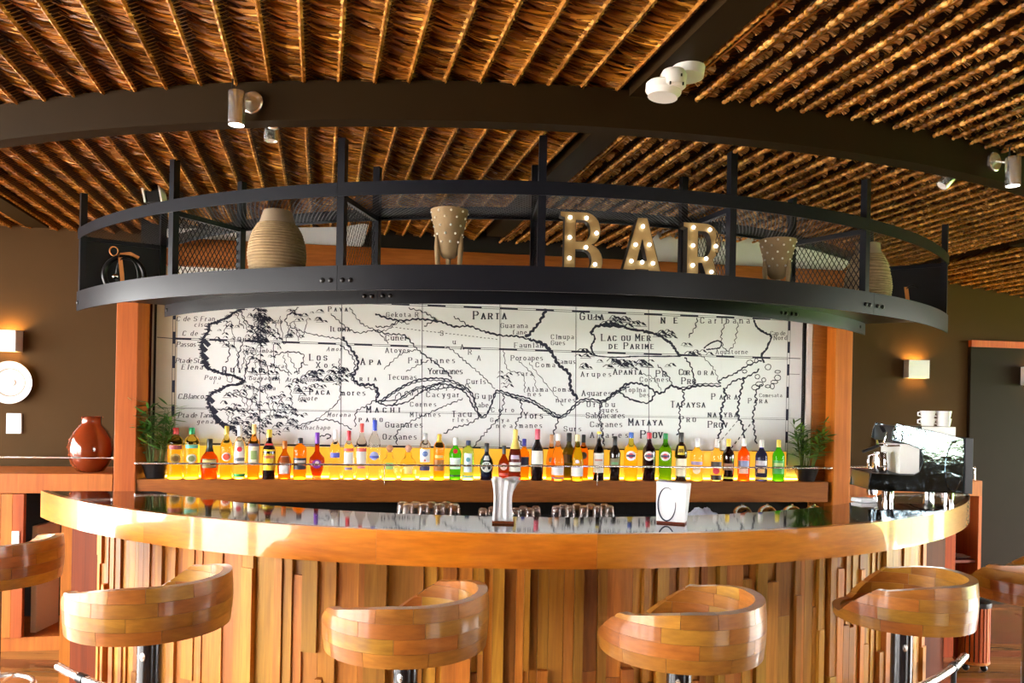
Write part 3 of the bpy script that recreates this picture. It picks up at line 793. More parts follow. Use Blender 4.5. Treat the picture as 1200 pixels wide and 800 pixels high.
def tripod_pot(px, Yd, r, h, label, rz=0):
    pos = hp(Yd, hphi(*px, Yd), ZP + .0005)
    t = thing('tripod_pot', label, 'pot', pos, rz, 'tripod pots on the hanging shelf')
    zb = h * .27
    prof = [(.002, zb), (r * .34, zb + .006), (r * .55, zb + .030), (r * .68, zb + .075), (r * .85, h * .80), (r, h)]
    MB().lathe(prof + [(a - .007, b) for a, b in reversed(prof)], 28, close=False).build('bowl', M['clay'], t, smooth=60, world=False); bowl = t.children[0]
    for k in range(3):
        a = -math.pi / 2 + .1 + k * 2.094 + math.pi
        top = Vector((math.cos(a) * r * .74, math.sin(a) * r * .74, h * .60)); bot = Vector((math.cos(a) * r * .62, math.sin(a) * r * .62, .0))
        MB().tube([bot, bot * .7 + top * .3 + Vector((0, 0, .0)), bot * .3 + top * .7, top], [.009, .011, .013, .007], 10).build('leg', M['clay'], t, smooth=60, world=False)
    for row, z in enumerate((h * .50, h * .62, h * .74, h * .86, h * .95)):
        zz = z; 
        for i in range(len(prof) - 1):
            if prof[i][1] <= zz <= prof[i + 1][1]:
                rr = prof[i][0] + (prof[i + 1][0] - prof[i][0]) * (zz - prof[i][1]) / (prof[i + 1][1] - prof[i][1])
        for k in range(9):
            a = (k + row * .5) * 2 * math.pi / 9
            mb = MB(); mb.sphere((rr * math.cos(a), rr * math.sin(a), zz), .0055, 8, 6); mb.build('inlay_dot', M['peg'], bowl, smooth=180, world=False)
    return t
tripod_pot((526, 290), 3.14, .087, .300, 'dotted clay pot on three legs beside the letter B')
tripod_pot((911, 300), 3.10, .092, .268, 'dotted clay pot on three legs beside the letter R', 1.6)
# iron ring ornaments with leather straps
M['strap'] = plain('tan_leather_strap', (.42, .15, .03), .6)
M['iron'] = plain('dark_iron', (.02, .02, .022), .3, .6)
def ring_orn(px, Yd, r, label, rz):
    t = thing('ring_ornament', label, 'ornament', hp(Yd, hphi(*px, Yd), ZP + .0005), rz, 'iron ring ornaments')
    c = Vector((0, 0, r + .016))
    mb = MB(); mb.tube([c + Vector((math.sin(a * math.pi / 16) * r, 0, -math.cos(a * math.pi / 16) * r)) for a in range(32)], .015, 8, closed=True); mb.build('iron_hoop', M['iron'], t, smooth=60, world=False)
    mb = MB(); mb.tube([c + Vector((.015 + math.sin(a * math.pi / 12) * r * .55, .02 * math.cos(a * math.pi / 12), -math.cos(a * math.pi / 12) * r * .98)) for a in range(24)], .006, 6, closed=True); mb.build('inner_hoop', M['iron'], t, smooth=60, world=False)
    mb = MB()
    mb.ribbon([c + Vector((.0, -.017, -r)), c + Vector((-.008, -.022, 0)), c + Vector((-.02, -.018, r * .9)), c + Vector((-.02, 0, r * 1.12)), c + Vector((.03, .0, r * 1.2)), c + Vector((.075, -.005, r * .98))], .022, (0, -1, 0))
    o = mb.build('leather_strap', M['strap'], t, world=False); s_ = o.modifiers.new('thick', 'SOLIDIFY'); s_.thickness = .003
    mb = MB(); mb.tube([c + Vector((-.055 + .022 * math.cos(a * math.pi / 8), -.005, r * 1.28 + .026 * math.sin(a * math.pi / 8))) for a in range(16)], .004, 6, closed=True); mb.build('hanging_loop', M['strap'], t, smooth=60, world=False)
    mb = MB(); mb.sphere(c + Vector((-.045, -.01, -.01)), .018, 12, 8); mb.build('knob', M['chrome2'], t, smooth=180, world=False)
ring_orn((146, 310), 3.12, .105, 'iron hoop ornament with tan leather strap beside the large coiled vase', .3)
ring_orn((1066, 333), 3.10, .10, 'iron hoop ornament with tan leather strap in the dark shelf corner beside the slim vase', -.5)

# ================================================================ the map on the back bar
mural = thing('map_mural', 'large white tiled wall mural of an old map of rivers', 'mural', wall_pt(0, 1.165, D_MAP))
colx = [177, 207, 305, 400, 495, 586, 675, 761, 845, 927, 942]
cs = [px_s(x, 440, D_MAP) for x in colx]
zj = wall_sz(304, 479, D_MAP)[1]
for i in range(len(cs) - 1):
    for z0, z1 in ((1.12, zj), (zj, 2.55)):
        MB().wallbox(cs[i] + .0007, cs[i + 1] - .0007, z0 + .0007, z1 - .0007, D_MAP, D_MAP + .012).build('map_panel', M['cream'] if i in (0,) else M['mapwhite'], mural)
MB().wallbox(px_s(180, 440, D_MAP), px_s(182.5, 440, D_MAP), 1.12, 2.55, D_MAP - .006, D_MAP + .001).build('edge_strip', M['black'], mural)
MB().wallbox(px_s(939.5, 440, D_MAP), px_s(941.5, 440, D_MAP), 1.12, 2.55, D_MAP - .006, D_MAP + .001).build('edge_strip', M['black'], mural)
DI = D_MAP - .0016
pxm = 5.5 / 900                                   # metres for one pixel, about
rk = random.Random(9)
def W(x, y): return wall_sz(x, y, DI)
def Wp(s, z): return wall_pt(s, z, DI)
def spline(pts, n=6, jit=0.0):
    out = []; P = [pts[0]] + list(pts) + [pts[-1]]
    for i in range(1, len(P) - 2):
        p0, p1, p2, p3 = P[i - 1:i + 3]
        for k in range(n):
            t = k / n
            q = [0.5 * (2 * b + (c - a) * t + (2 * a - 5 * b + 4 * c - d) * t * t + (3 * b - a - 3 * c + d) * t ** 3) for a, b, c, d in zip(p0, p1, p2, p3)]
            out.append((q[0] + rk.uniform(-jit, jit), q[1] + rk.uniform(-jit, jit)))
    out.append(pts[-1]); return out
def C5(s): return [(180 + a / 4, 350 + b / 4) for a, b in s]
def C6(s): return [(440 + a / 4, 350 + b / 4) for a, b in s]
def C7(s): return [(700 + a / 4, 350 + b / 4) for a, b in s]
def stroke(mb, pts, w, jit=.5, n=6, wj=.3):
    Q = spline(pts, n, jit)
    mb.ribbon([Wp(*W(*q)) for q in Q], [w * pxm * rk.uniform(1 - wj, 1 + wj) for _ in Q], WN)
coast, river, relief = MB(), MB(), MB()
# west coast and gulf, shaded with short hatches on the sea side
WC = C5([(425, 45), (385, 62), (340, 90), (290, 112), (265, 120), (258, 150), (238, 178), (228, 205), (232, 245), (240, 290), (250, 320), (290, 338), (325, 352), (365, 358), (405, 372), (420, 388), (395, 402), (345, 408), (310, 428), (280, 440), (258, 470), (262, 500), (282, 540), (300, 575), (340, 590), (375, 606), (400, 640)])
stroke(coast, WC, 2.6, .6)
Q = spline(WC, 9, .4)
for x, y in Q:
    if rk.random() < .8:
        L_ = rk.uniform(1.5, 6); coast.ribbon([Wp(*W(x - L_ * .2, y)), Wp(*W(x - L_, y + rk.uniform(-1, 1)))], rk.uniform(.6, 1.3) * pxm, WN)
        if rk.random() < .6: coast.ribbon([Wp(*W(x, y)), Wp(*W(x + rk.uniform(1, 5), y + rk.uniform(-1, 2)))], rk.uniform(.5, 1.1) * pxm, WN)
for x, y in C5([(250, 205), (236, 230), (242, 270), (246, 300), (270, 470), (285, 520), (300, 560), (330, 590), (350, 600)]):
    coast.ribbon([Wp(*W(x - 4, y - 3)), Wp(*W(x + 3, y + 4))], 5 * pxm, WN)
stroke(coast, C7([(735, 97), (745, 130), (775, 155), (815, 175), (805, 205), (790, 240), (770, 262), (782, 300)]), 2.6, .5)
stroke(coast, C6([(1010, 160), (1035, 130), (1080, 118), (1120, 116), (1145, 130)]), 3.2, .8)
stroke(coast, C7([(0, 128), (50, 126), (120, 132), (180, 146), (230, 154), (280, 168), (325, 195), (350, 215), (365, 240), (390, 270)]), 3.0, .8)
stroke(coast, C6([(1010, 160), (1030, 185), (1012, 220), (1022, 255), (1040, 268)]), 2.4, .8)
stroke(coast, C6([(1040, 268), (1110, 274), (1190, 272)]) + C7([(160, 270), (300, 270), (390, 270)]), 1.4, .2)
stroke(coast, C7([(500, 232), (520, 215), (560, 196), (580, 205), (575, 228), (540, 235), (510, 238)]), 1.6, .4)
for x0, y0 in ((715, 300), (745, 290), (690, 340), (800, 320), (845, 342), (830, 390), (760, 400), (800, 410), (750, 365), (780, 380), (820, 410), (845, 370), (740, 415)):
    rx, ry = rk.uniform(8, 20), rk.uniform(6, 14)
    pts = C7([(x0 + rx * math.cos(a), y0 + ry * math.sin(a)) for a in [k * math.pi / 4 for k in range(9)]])
    stroke(coast, pts, .9, .3)
# rivers
def R(pts, w, jit=.5):
    Q = spline(pts, 9, 0); out = []; ph = rk.uniform(0, 6); acc = 0          # small meanders
    for k, (x, y) in enumerate(Q):
        x2, y2 = Q[min(k + 1, len(Q) - 1)]; x1, y1 = Q[max(k - 1, 0)]; L_ = math.hypot(x2 - x1, y2 - y1) + 1e-6
        acc += L_ / 2; am = .95 * min(jit * 2, 1.2) * math.sin(acc * .95 + ph + .6 * math.sin(acc * .23))
        out.append((x + (y2 - y1) / L_ * am, y - (x2 - x1) / L_ * am))
    river.ribbon([Wp(*W(*q)) for q in out], [w * 1.2 * pxm * rk.uniform(.7, 1.3) for _ in out], WN)
R(C5([(885, 180), (925, 235), (952, 275), (958, 310), (945, 345), (935, 370), (960, 398), (1000, 402), (1030, 405), (1050, 430), (1052, 465)]), 2.0)
R(C5([(875, 215), (915, 250), (940, 290), (942, 330), (925, 360), (945, 395), (1000, 415), (1040, 430), (1045, 465)]), 1.0)
UP = C6([(0, 470), (20, 478), (100, 425), (180, 385), (250, 373), (330, 376), (400, 402), (450, 440), (468, 490), (490, 545), (520, 540), (545, 490), (560, 440), (580, 430), (640, 448), (720, 468), (790, 508), (850, 542), (880, 545), (920, 510), (960, 475), (1010, 470), (1070, 475), (1140, 430), (1190, 400)])
R(UP, 1.4, .3)
R([(x + rk.uniform(-1, 1), y + 2.5) for x, y in UP[1:]], 1.0, .3)
R(C6([(0, 480), (60, 500), (150, 482), (210, 440), (300, 400), (380, 415), (430, 450), (455, 500), (488, 550)]), 1.3, .3)
R(C6([(20, 480), (120, 470), (180, 430), (260, 405), (340, 385)]), 1.0, .3)
R(C6([(80, 500), (130, 455), (210, 410), (270, 425), (350, 415), (420, 425)]), 1.0, .3)
for k in range(9):
    x0 = 90 + k * 40; R(C6([(x0, 470 - k * 9 if k < 5 else 430), (x0 + 18, 440 - k * 8 if k < 5 else 400), (x0 + 36, 462 - k * 9 if k < 5 else 420)]), .8, .3)
R(C6([(600, 445), (680, 475), (740, 490), (800, 530), (850, 557), (880, 548)]), 1.2, .3)
R(C7([(0, 478), (40, 475), (75, 440), (100, 430), (130, 402), (180, 395), (235, 410), (272, 436), (305, 440), (345, 408), (400, 425), (470, 408), (580, 410)]), 1.8, .4)
R(C7([(100, 430), (145, 466), (232, 488), (260, 462), (272, 436)]), 1.6, .4)
R(C7([(345, 408), (400, 416), (470, 400), (575, 398)]), 1.0, .3)
R(C7([(575, 398), (575, 380), (640, 352), (700, 315), (770, 288)]), 1.4, .4)
R(C7([(600, 420), (640, 385), (690, 370), (740, 345), (760, 330)]), 1.4, .4)
R(C7([(590, 420), (600, 450), (590, 490), (577, 545), (588, 590), (560, 660)]), 2.0, .6)
R(C7([(690, 370), (675, 420), (662, 490), (660, 550), (682, 600), (690, 690)]), 1.8, .6)
R(C7([(770, 400), (742, 440), (745, 480), (730, 540), (735, 610), (745, 680)]), 1.5, .6)
R(C6([(0, 70), (60, 92), (130, 102), (200, 95), (300, 106), (370, 130), (440, 128), (500, 150), (590, 172), (660, 175), (720, 190)]), 1.6, .4)
R(C6([(720, 190), (790, 214), (830, 260), (860, 310), (908, 352), (915, 420), (950, 470)]), 2.8, .5)
R(C6([(800, 48), (765, 115), (705, 182)]), 2.6, .8)
R(C6([(155, 45), (215, 58), (258, 80), (292, 105)]), .9); R(C6([(365, 85), (405, 105), (435, 126)]), .9)
R(C6([(0, 130), (60, 130), (110, 100)]), .9); R(C6([(230, 130), (260, 110), (300, 106)]), .9)
R(C6([(330, 225), (360, 240), (420, 292), (500, 360), (560, 422)]), .9)
R(C6([(0, 150), (60, 165), (130, 170), (165, 200), (200, 240), (280, 300), (340, 350), (355, 375)]), 1.1)
R(C6([(250, 290), (200, 310), (145, 342)]), .8); R(C6([(190, 240), (120, 260), (40, 330)]), .8)
R(C6([(600, 445), (600, 495), (575, 560), (520, 622), (460, 692)]), 1.0, .7)
R(C6([(680, 475), (686, 540), (660, 580), (665, 640), (690, 690)]), 1.1, .7)
R(C6([(490, 550), (440, 585), (370, 604), (320, 632)]), 1.1, .6)
R(C6([(410, 468), (330, 500), (240, 540), (200, 558), (140, 590), (100, 630), (102, 685)]), .9, .6)
R(C6([(862, 550), (845, 600), (830, 640)]), 1.2, .6); R(C6([(1066, 480), (1050, 540), (1062, 600), (1070, 680)]), 1.0, .6)
R(C6([(600, 240), (620, 330), (690, 355), (700, 440)]), .7); R(C6([(670, 290), (740, 360), (750, 420)]), .6); R(C6([(720, 300), (800, 400), (880, 500)]), .6)
R(C7([(400, 425), (405, 470), (385, 520), (388, 590), (375, 640)]), 1.3, .6); R(C7([(18, 480), (8, 560), (25, 640), (30, 690)]), .9, .5)
R(C7([(410, 275), (440, 320), (458, 400)]), 1.3, .5); R(C7([(470, 90), (455, 140), (425, 180)]), 1.0, .8); R(C7([(610, 95), (580, 170), (600, 240), (640, 215), (660, 110)]), .9, .8)
R(C7([(280, 310), (330, 360), (350, 405)]), 1.0, .5); R(C7([(200, 350), (260, 370), (300, 430)]), .7, .5); R(C7([(470, 250), (540, 320), (570, 390)]), .7, .6)
R(C5([(410, 55), (430, 100), (500, 180)]), .8); R(C5([(680, 40), (620, 90), (640, 130), (720, 160), (820, 180), (890, 190)]), .8)
R(C5([(830, 70), (900, 130), (960, 160), (1040, 150), (1100, 210)]), .8); R(C5([(920, 40), (960, 100), (1000, 130), (1080, 150), (1150, 110), (1199, 120)]), .8)
R(C5([(350, 200), (355, 260), (340, 300)]), .9); R(C5([(420, 200), (400, 260), (395, 320)]), .9); R(C5([(480, 255), (440, 310), (425, 380)]), .9)
R(C5([(560, 270), (620, 250), (700, 260), (690, 320), (660, 350)]), .9); R(C5([(550, 300), (590, 330), (650, 350)]), .8)
R(C5([(340, 440), (400, 450), (480, 490), (500, 530)]), .8); R(C5([(300, 520), (400, 520), (480, 550), (530, 600)]), .9); R(C5([(660, 600), (760, 570), (840, 570), (930, 610)]), .9)
R(C5([(870, 280), (870, 380), (870, 470), (800, 540), (700, 600)]), .7); R(C5([(1050, 465), (1000, 500), (950, 530), (945, 600)]), .9, .8); R(C5([(780, 645), (830, 635), (815, 660)]), 1.0)
for k in range(30): R(C6([(40 + k * 18, 128 + k * 2.1), (40 + k * 18 + 9, 129 + k * 2.1)]), .6, .1)
for k in range(26): R(C5([(340 + (k % 9) * 42 + rk.uniform(-15, 15), 70 + (k // 9) * 180 + rk.uniform(-40, 120)) , (360 + (k % 9) * 42, 110 + (k // 9) * 180 + rk.uniform(-30, 110)), (385 + (k % 9) * 42, 120 + (k // 9) * 180 + rk.uniform(-30, 130))]), .6, .6)
# relief: little hills, drawn as an arch with shading on one side
def hill(x, y, s):
    s *= 1.1; hgt = s * rk.uniform(.45, .75)
    relief.ribbon([Wp(*W(x - s, y)), Wp(*W(x - s * .35, y - hgt)), Wp(*W(x + s * .25, y - hgt * .9)), Wp(*W(x + s, y + s * .12))], s * .17 * pxm, WN)
    for k in range(3):                                     # shading strokes on the lee side
        f = k / 3; relief.ribbon([Wp(*W(x + s * (.15 + f * .35), y - hgt * (.85 - f * .55))), Wp(*W(x + s * (.75 + f * .3), y + s * (.02 + f * .14)))], [s * .55 * pxm, s * .16 * pxm], WN)
    if rk.random() < .5: relief.ribbon([Wp(*W(x - s * 1.3, y + s * .3)), Wp(*W(x + s * 1.2, y + s * .35))], s * .10 * pxm, WN)
def scatter(poly, n, s0, s1):
    xs = [a for a, b in poly]; ys = [b for a, b in poly]; k = 0
    while k < n:
        x, y = rk.uniform(min(xs), max(xs)), rk.uniform(min(ys), max(ys)); c = False
        for i in range(len(poly)):
            (x1, y1), (x2, y2) = poly[i], poly[i - 1]
            if (y1 > y) != (y2 > y) and x < (x2 - x1) * (y - y1) / (y2 - y1) + x1: c = not c
        if c: hill(x, y, rk.uniform(s0, s1)); k += 1
scatter(C5([(340, 80), (520, 60), (600, 200), (560, 440), (700, 560), (600, 640), (420, 660), (330, 540), (330, 450), (440, 380), (420, 240), (280, 210)]), 210, 1.8, 4.0)
scatter(C5([(600, 40), (780, 40), (860, 110), (640, 110)]), 16, 2, 4.4)
scatter(C5([(750, 340), (880, 320), (935, 345), (900, 390), (790, 420), (700, 440), (610, 420)]), 75, 2.2, 4.6)
scatter(C5([(480, 45), (540, 45), (530, 215), (475, 215)]), 55, 2.4, 5); scatter(C5([(330, 540), (480, 600), (440, 680), (380, 650)]), 30, 2, 4.5)
scatter(C5([(560, 430), (700, 430), (720, 620), (560, 620)]), 22, 2, 4); scatter(C5([(580, 120), (740, 140), (700, 210), (560, 220)]), 10, 2, 4)
scatter(C6([(1090, 95), (1199, 88), (1199, 110), (1095, 116)]), 8, 3, 5); scatter(C7([(0, 85), (160, 95), (330, 150), (400, 190), (380, 215), (200, 140), (0, 110)]), 24, 3, 5)
scatter(C7([(400, 200), (500, 240), (560, 270), (400, 262)]), 9, 3, 5); scatter(C7([(80, 290), (380, 290), (380, 320), (90, 345)]), 20, 3, 5.5)
scatter(C6([(940, 190), (1000, 190), (1010, 330), (950, 340)]), 9, 3, 5); scatter(C6([(560, 320), (640, 360), (640, 420), (580, 420)]), 9, 2, 4)
scatter(C6([(1040, 290), (1199, 290), (1199, 320), (1050, 330)]), 14, 3, 5)
# straight lines and the divided border
border = MB()
def line(x0, y0, x1, y1, w=.8): border.ribbon([Wp(*W(x0, y0)), Wp(*W(x1, y1))], w * pxm, WN)
def scale_bar(x0, y0, x1, y1, n, w=2.6, lines=True):
    for k in range(n):
        if k % 2 == 0: line(x0 + (x1 - x0) * k / n, y0 + (y1 - y0) * k / n, x0 + (x1 - x0) * (k + 1) / n, y0 + (y1 - y0) * (k + 1) / n, w)
    if lines:
        L_ = math.hypot(x1 - x0, y1 - y0); nx, ny = (y1 - y0) / L_ * w / 2, -(x1 - x0) / L_ * w / 2
        line(x0 + nx, y0 + ny, x1 + nx, y1 + ny, .5); line(x0 - nx, y0 - ny, x1 - nx, y1 - ny, .5)
scale_bar(204.5, 360, 202, 545, 13, 3.2); scale_bar(203, 396.5, 924, 420, 34, 1.8); scale_bar(204, 519.5, 923, 529.5, 34, 1.8)
scale_bar(205, 346, 924, 374.5, 34, 2.0); scale_bar(925, 374, 921, 545, 13, 2.6)
line(184, 395, 203, 396.5, .8); line(924, 419.5, 938, 420, .8); line(922, 438, 937, 438.5, .5)
for x, xt in ((304, 306), (399, 400.5), (494, 495), (585.5, 586), (674.5, 675), (760.5, 760)): line(xt, 350, x, 545, .7)
line(185, 478, 920, 491.5, .4)
for k in range(7): line(897 + k * 4 - 40, 525 - k * 5, 899 + k * 4 - 40, 522 - k * 5, 1.4)
for k in range(7): line(865 - k * 4.2, 492 + k * 5, 862.5 - k * 4.2, 495 + k * 5, .8)
for nm_, mb_ in (('printed_border', border), ('printed_coast', coast), ('printed_rivers', river), ('printed_hills', relief)): mb_.build(nm_, M['ink'], mural)['kind'] = 'stuff'
# lettering drawn with pen strokes: digit pairs are x,y on a small grid, baseline 2, capitals up to 8
GL = {'A': '02 28 42|14 34', 'B': '02 08 28 37 36 25 05|25 35 44 43 32 02', 'C': '47 38 18 07 03 12 32 43', 'D': '02 08 28 46 44 22 02', 'E': '48 08 02 42|05 35', 'F': '48 08 02|05 35',
 'G': '47 38 18 07 03 12 32 43 45 25', 'H': '02 08|42 48|05 45', 'I': '12 18', 'J': '38 33 22 12 03', 'K': '02 08|48 05 42', 'L': '08 02 42', 'M': '02 08 24 48 42', 'N': '02 08 42 48',
 'O': '18 07 03 12 32 43 47 38 18', 'P': '02 08 38 47 46 35 05', 'Q': '18 07 03 12 32 43 47 38 18|24 41', 'R': '02 08 38 47 46 35 05|25 42', 'S': '47 38 18 07 06 15 35 44 43 32 12 03', 'T': '08 48|28 22',
 'U': '08 03 12 32 43 48', 'V': '08 22 48', 'X': '08 42|48 02', 'Y': '08 25 48|25 22', 'Z': '08 48 02 42',
 'a': '06 26 35 32|34 14 03 12 32', 'b': '08 02 22 33 35 26 06', 'c': '36 16 05 03 12 32', 'd': '38 32 12 03 05 16 36', 'e': '04 34 35 26 16 05 03 12 32', 'f': '38 28 17 12|06 26', 'g': '36 16 05 04 13 33|36 31 20 00',
 'h': '08 02|05 16 26 35 32', 'i': '12 16|18 17', 'j': '26 21 10', 'k': '08 02|36 04 32', 'l': '18 12', 'm': '02 06|05 16 25 22|25 36 45 42', 'n': '02 06|05 16 26 35 32', 'o': '16 05 03 12 22 33 35 26 16', 'p': '06 00|06 26 35 33 22 02',
 'q': '36 30|36 16 05 03 12 32', 'r': '02 06|05 16 26', 's': '36 16 05 14 24 33 22 02', 't': '17 13 22 32|06 26', 'u': '06 03 12 22 33|36 32', 'v': '06 12 36', 'x': '06 32|36 02', 'y': '06 22|36 22 10', 'z': '06 36 02 32', '.': '02 03'}
txt = MB()
def write(text, x0, x1, y, h, caps=False, it=0.0, bold=1.0):
    """text from pixel x0 to x1 on baseline pixel y, capital height h pixels; caps = small capitals"""
    adv = []; 
    for i, ch in enumerate(text):
        sc = 1.0
        g = ch
        if caps and ch.islower(): g = ch.upper(); sc = .74
        wch = 2.2 if ch == ' ' else (max(int(q[0]) for s in GL[g].split('|') for q in s.split()) * sc + 1.25)
        adv.append((g, sc, wch))
    tot = sum(a[2] for a in adv) - 1.2
    uy = h / 6; ux = min((x1 - x0) / tot, uy * .92); cx = 0
    gap = ((x1 - x0) / ux - tot) / max(len(adv) - 1, 1)
    for g, sc, wch in adv:
        if g != ' ':
            for st in GL[g].split('|'):
                P = [((int(q[0])) * sc, (int(q[1]) - 2) * sc) for q in st.split()]
                PX = [(x0 + (cx + a) * ux + it * b * uy, y - b * uy) for a, b in P]
                for (ax, ay), (bx, by) in zip(PX, PX[1:]):
                    dv = abs(by - ay) / (math.hypot(bx - ax, by - ay) + 1e-6)
                    wd = h * (.065 + .095 * dv) * bold
                    ex_, ey_ = (bx - ax) * .08, (by - ay) * .08
                    txt.ribbon([Wp(*W(ax - ex_, ay - ey_)), Wp(*W(bx + ex_, by + ey_))], wd * pxm, WN)
                if not it:
                    for (ax, ay), (ox, oy) in ((PX[0], PX[1]), (PX[-1], PX[-2])):   # serifs
                        if abs(ay - oy) > abs(ax - ox) * .8: txt.ribbon([Wp(*W(ax - h * .16, ay)), Wp(*W(ax + h * .16, ay))], h * .07 * pxm, WN)
        cx += wch + gap
for t_ in [('C de S Fran', 207, 251, 376, 5.2), ('cisca', 228, 246, 382.5, 4.6), ('C de', 214, 231, 393, 5.2), ('Passos', 207, 229, 406, 5.4), ('Pta de Sta', 206, 237, 425, 5.4), ('Elena', 213, 237, 432.5, 5.4), ('Puna', 240, 258, 444.5, 4.8), ('I.', 250, 255, 449.5, 4),
           ('C.Blanco', 209, 238, 467, 5.6), ('Pta de Tan', 209, 245, 489, 5.4), ('gena', 231, 249, 496, 4.8), ('Pasto', 315, 330, 379, 5), ('Cuenca', 303, 322, 457, 4.6), ('Guayaquil', 292, 326, 445, 4.6), ('Archidona', 335, 368, 447, 4.8), ('Iquote', 349, 371, 469, 5), ('Macas', 317, 336, 431, 4.6),
           ('Riobamba', 288, 318, 413, 4.6), ('Morona', 384, 410, 488, 4.6), ('Chachapo', 353, 386, 503, 4.6), ('Loxa', 323, 337, 490, 4.6), ('Amor', 383, 400, 411, 4.4)]: write(*t_, it=.25)
for t_ in [('Quitto', 261, 307, 436, 6.6), ('Quitt', 279, 303, 400, 5), ('Paya', 385, 407, 364.5, 5.2), ('Iloma', 387, 410, 388, 5.6), ('Los', 363, 383, 422, 7), ('Apa', 423, 446, 427, 7), ('ria', 422, 441, 446, 5), ('Paca', 363, 386, 462, 6), ('Machi', 430, 468, 483, 7), ('paro', 421, 448, 494, 5.6),
           ('Parta', 555, 593, 373.5, 8.6), ('Guia', 680, 707, 374.5, 8), ('ne', 775, 794, 378.5, 8.5), ('Lac ou Mer', 705, 762, 399, 7.4), ('de Parime', 714, 766, 408.5, 7), ('Prov', 830, 852, 500.5, 7), ('Para', 834, 864, 467.5, 6.4), ('natyba', 830, 864, 488.5, 6.5), ('Tapaysa', 786, 826, 477, 7), ('Pro', 797, 815, 494, 6.4),
           ('Mataya', 737, 776, 498, 7.6), ('Prov', 751, 776, 513, 8.6), ('Apanta', 719, 752, 438.5, 6.4), ('Pr', 769, 780, 441, 7), ('Cor', 796, 808, 439, 6.4), ('ora', 818, 836, 439, 6), ('Pro', 799, 815, 449.5, 7), ('Para', 877, 899, 472, 5.4)]: write(*t_, caps=True, bold=1.25)
for t_ in [('Cuner', 452, 477, 398.5, 6), ('Atoyes', 452, 480, 413, 5.4), ('Par ianes', 479, 533, 425, 6), ('Yorumanes', 502, 542, 438, 6.4), ('Tecunas', 455, 488, 444.5, 5.6), ('Cacygar', 500, 538, 465, 5.6), ('Cornes', 481, 511, 476, 5), ('Miuanes', 481, 516, 488, 5), ('Tacu', 530, 552, 488, 6.4), ('ries', 531, 549, 494, 4.6),
           ('Gup', 557, 576, 467, 6), ('cabe', 556, 572, 477, 5.4), ('Curis', 547, 569, 449.5, 5.4), ('Guarana', 587, 618, 384, 5.2), ('fane', 601, 617, 391.5, 5), ('Fauniana', 603, 641, 407, 5.4), ('Poroapes', 599, 636, 422, 5.6), ('Coma', 628, 650, 430, 5.4), ('Cimupa', 646, 672, 397, 5), ('Gues', 646, 662, 404, 5),
           ('Camus', 652, 674, 426, 5), ('Aguares', 682, 716, 463.5, 6), ('Urubu', 688, 720, 476.5, 5.8), ('gues', 705, 724, 483, 5.4), ('Sabuacares', 687, 732, 489.5, 6), ('Cavanes', 692, 729, 500, 6), ('Surs', 661, 681, 505, 5.6), ('Amares', 692, 736, 512.5, 6), ('Yors', 614, 636, 490, 7), ('manes', 609, 635, 501, 5.4),
           ('Coro', 576, 602, 482.5, 5), ('Topina', 732, 756, 459, 5), ('bes', 750, 761, 465, 5), ('Caribana', 821, 878, 378.5, 6.4), ('Cap de', 903, 920, 392.5, 4.4), ('Nord', 907, 922, 398, 4.8), ('Guanares', 452, 495, 500.5, 6), ('Ozoanes', 449, 488, 514.5, 6), ('mores', 400, 428, 463, 6), ('Xos', 371, 392, 430.5, 6),
           ('Gekota R', 453, 490, 371, 5), ('Arupes', 681, 716, 441, 5.4), ('nares', 652, 674, 471, 5.2), ('Alama Coma', 618, 668, 458.5, 5), ('nes', 619, 634, 464, 5), ('nea', 582, 600, 501, 5), ('Gaya', 575, 596, 494, 4.4), ('sara', 606, 624, 440, 5), ('Aquatorne', 839, 876, 414.5, 4.8), ('Cosines', 750, 783, 447, 5.2), ('Comesata', 890, 916, 465, 4)]: write(*t_, bold=1.1)
for yy, t_ in ((389, 'S'), (399, 'u'), (405, 'A'), (411, 'R'), (418, 'A')): write(t_, 516 + (yy - 389) * 1.5, 521 + (yy - 389) * 1.5, yy + 4, 5.4)
txt.build('printed_lettering', M['ink'], mural)['kind'] = 'stuff'
# wood and trims beside the map
o = MB().wallbox(px_s(944, 470, D_MAP), px_s(950, 470, D_MAP), 1.1, 2.55, D_MAP - .012, D_MAP + .02).build('trim_1', M['white'], loc=wall_pt(px_s(947, 470, D_MAP), 1.1, D_MAP)); structure(o)
o = MB().wallbox(px_s(950.5, 470, D_MAP), sR0 + .03, .6, 2.55, D_MAP - .03, D_MAP + .03).build('trim_2', M['shelf'], loc=wall_pt(px_s(955, 470, D_MAP), .6, D_MAP)); structure(o)
o = MB().wallbox(sL1 - .01, px_s(173, 470, D_MAP), .6, 2.55, D_MAP - .02, D_MAP + .03).build('trim_3', M['redwood'], loc=wall_pt(sL1, .6, D_MAP)); structure(o)
d_ = D_MAP - .03; s0, z0 = wall_sz(163, 545, d_); s1, z1 = wall_sz(169.5, 420.5, d_)
t = thing('cable_trunking', 'slim white plastic trunking between the post and the map', 'trunking', wall_pt(s0, 1.165, d_))
MB().wallbox(s0, s1, 1.165, z1 - .055, d_ - .02, d_ + .012).build('channel', M['cream'], t); MB().wallbox(s0, s1, z1 - .052, z1, d_ - .022, d_ + .012).build('end_cap', M['white'], t)

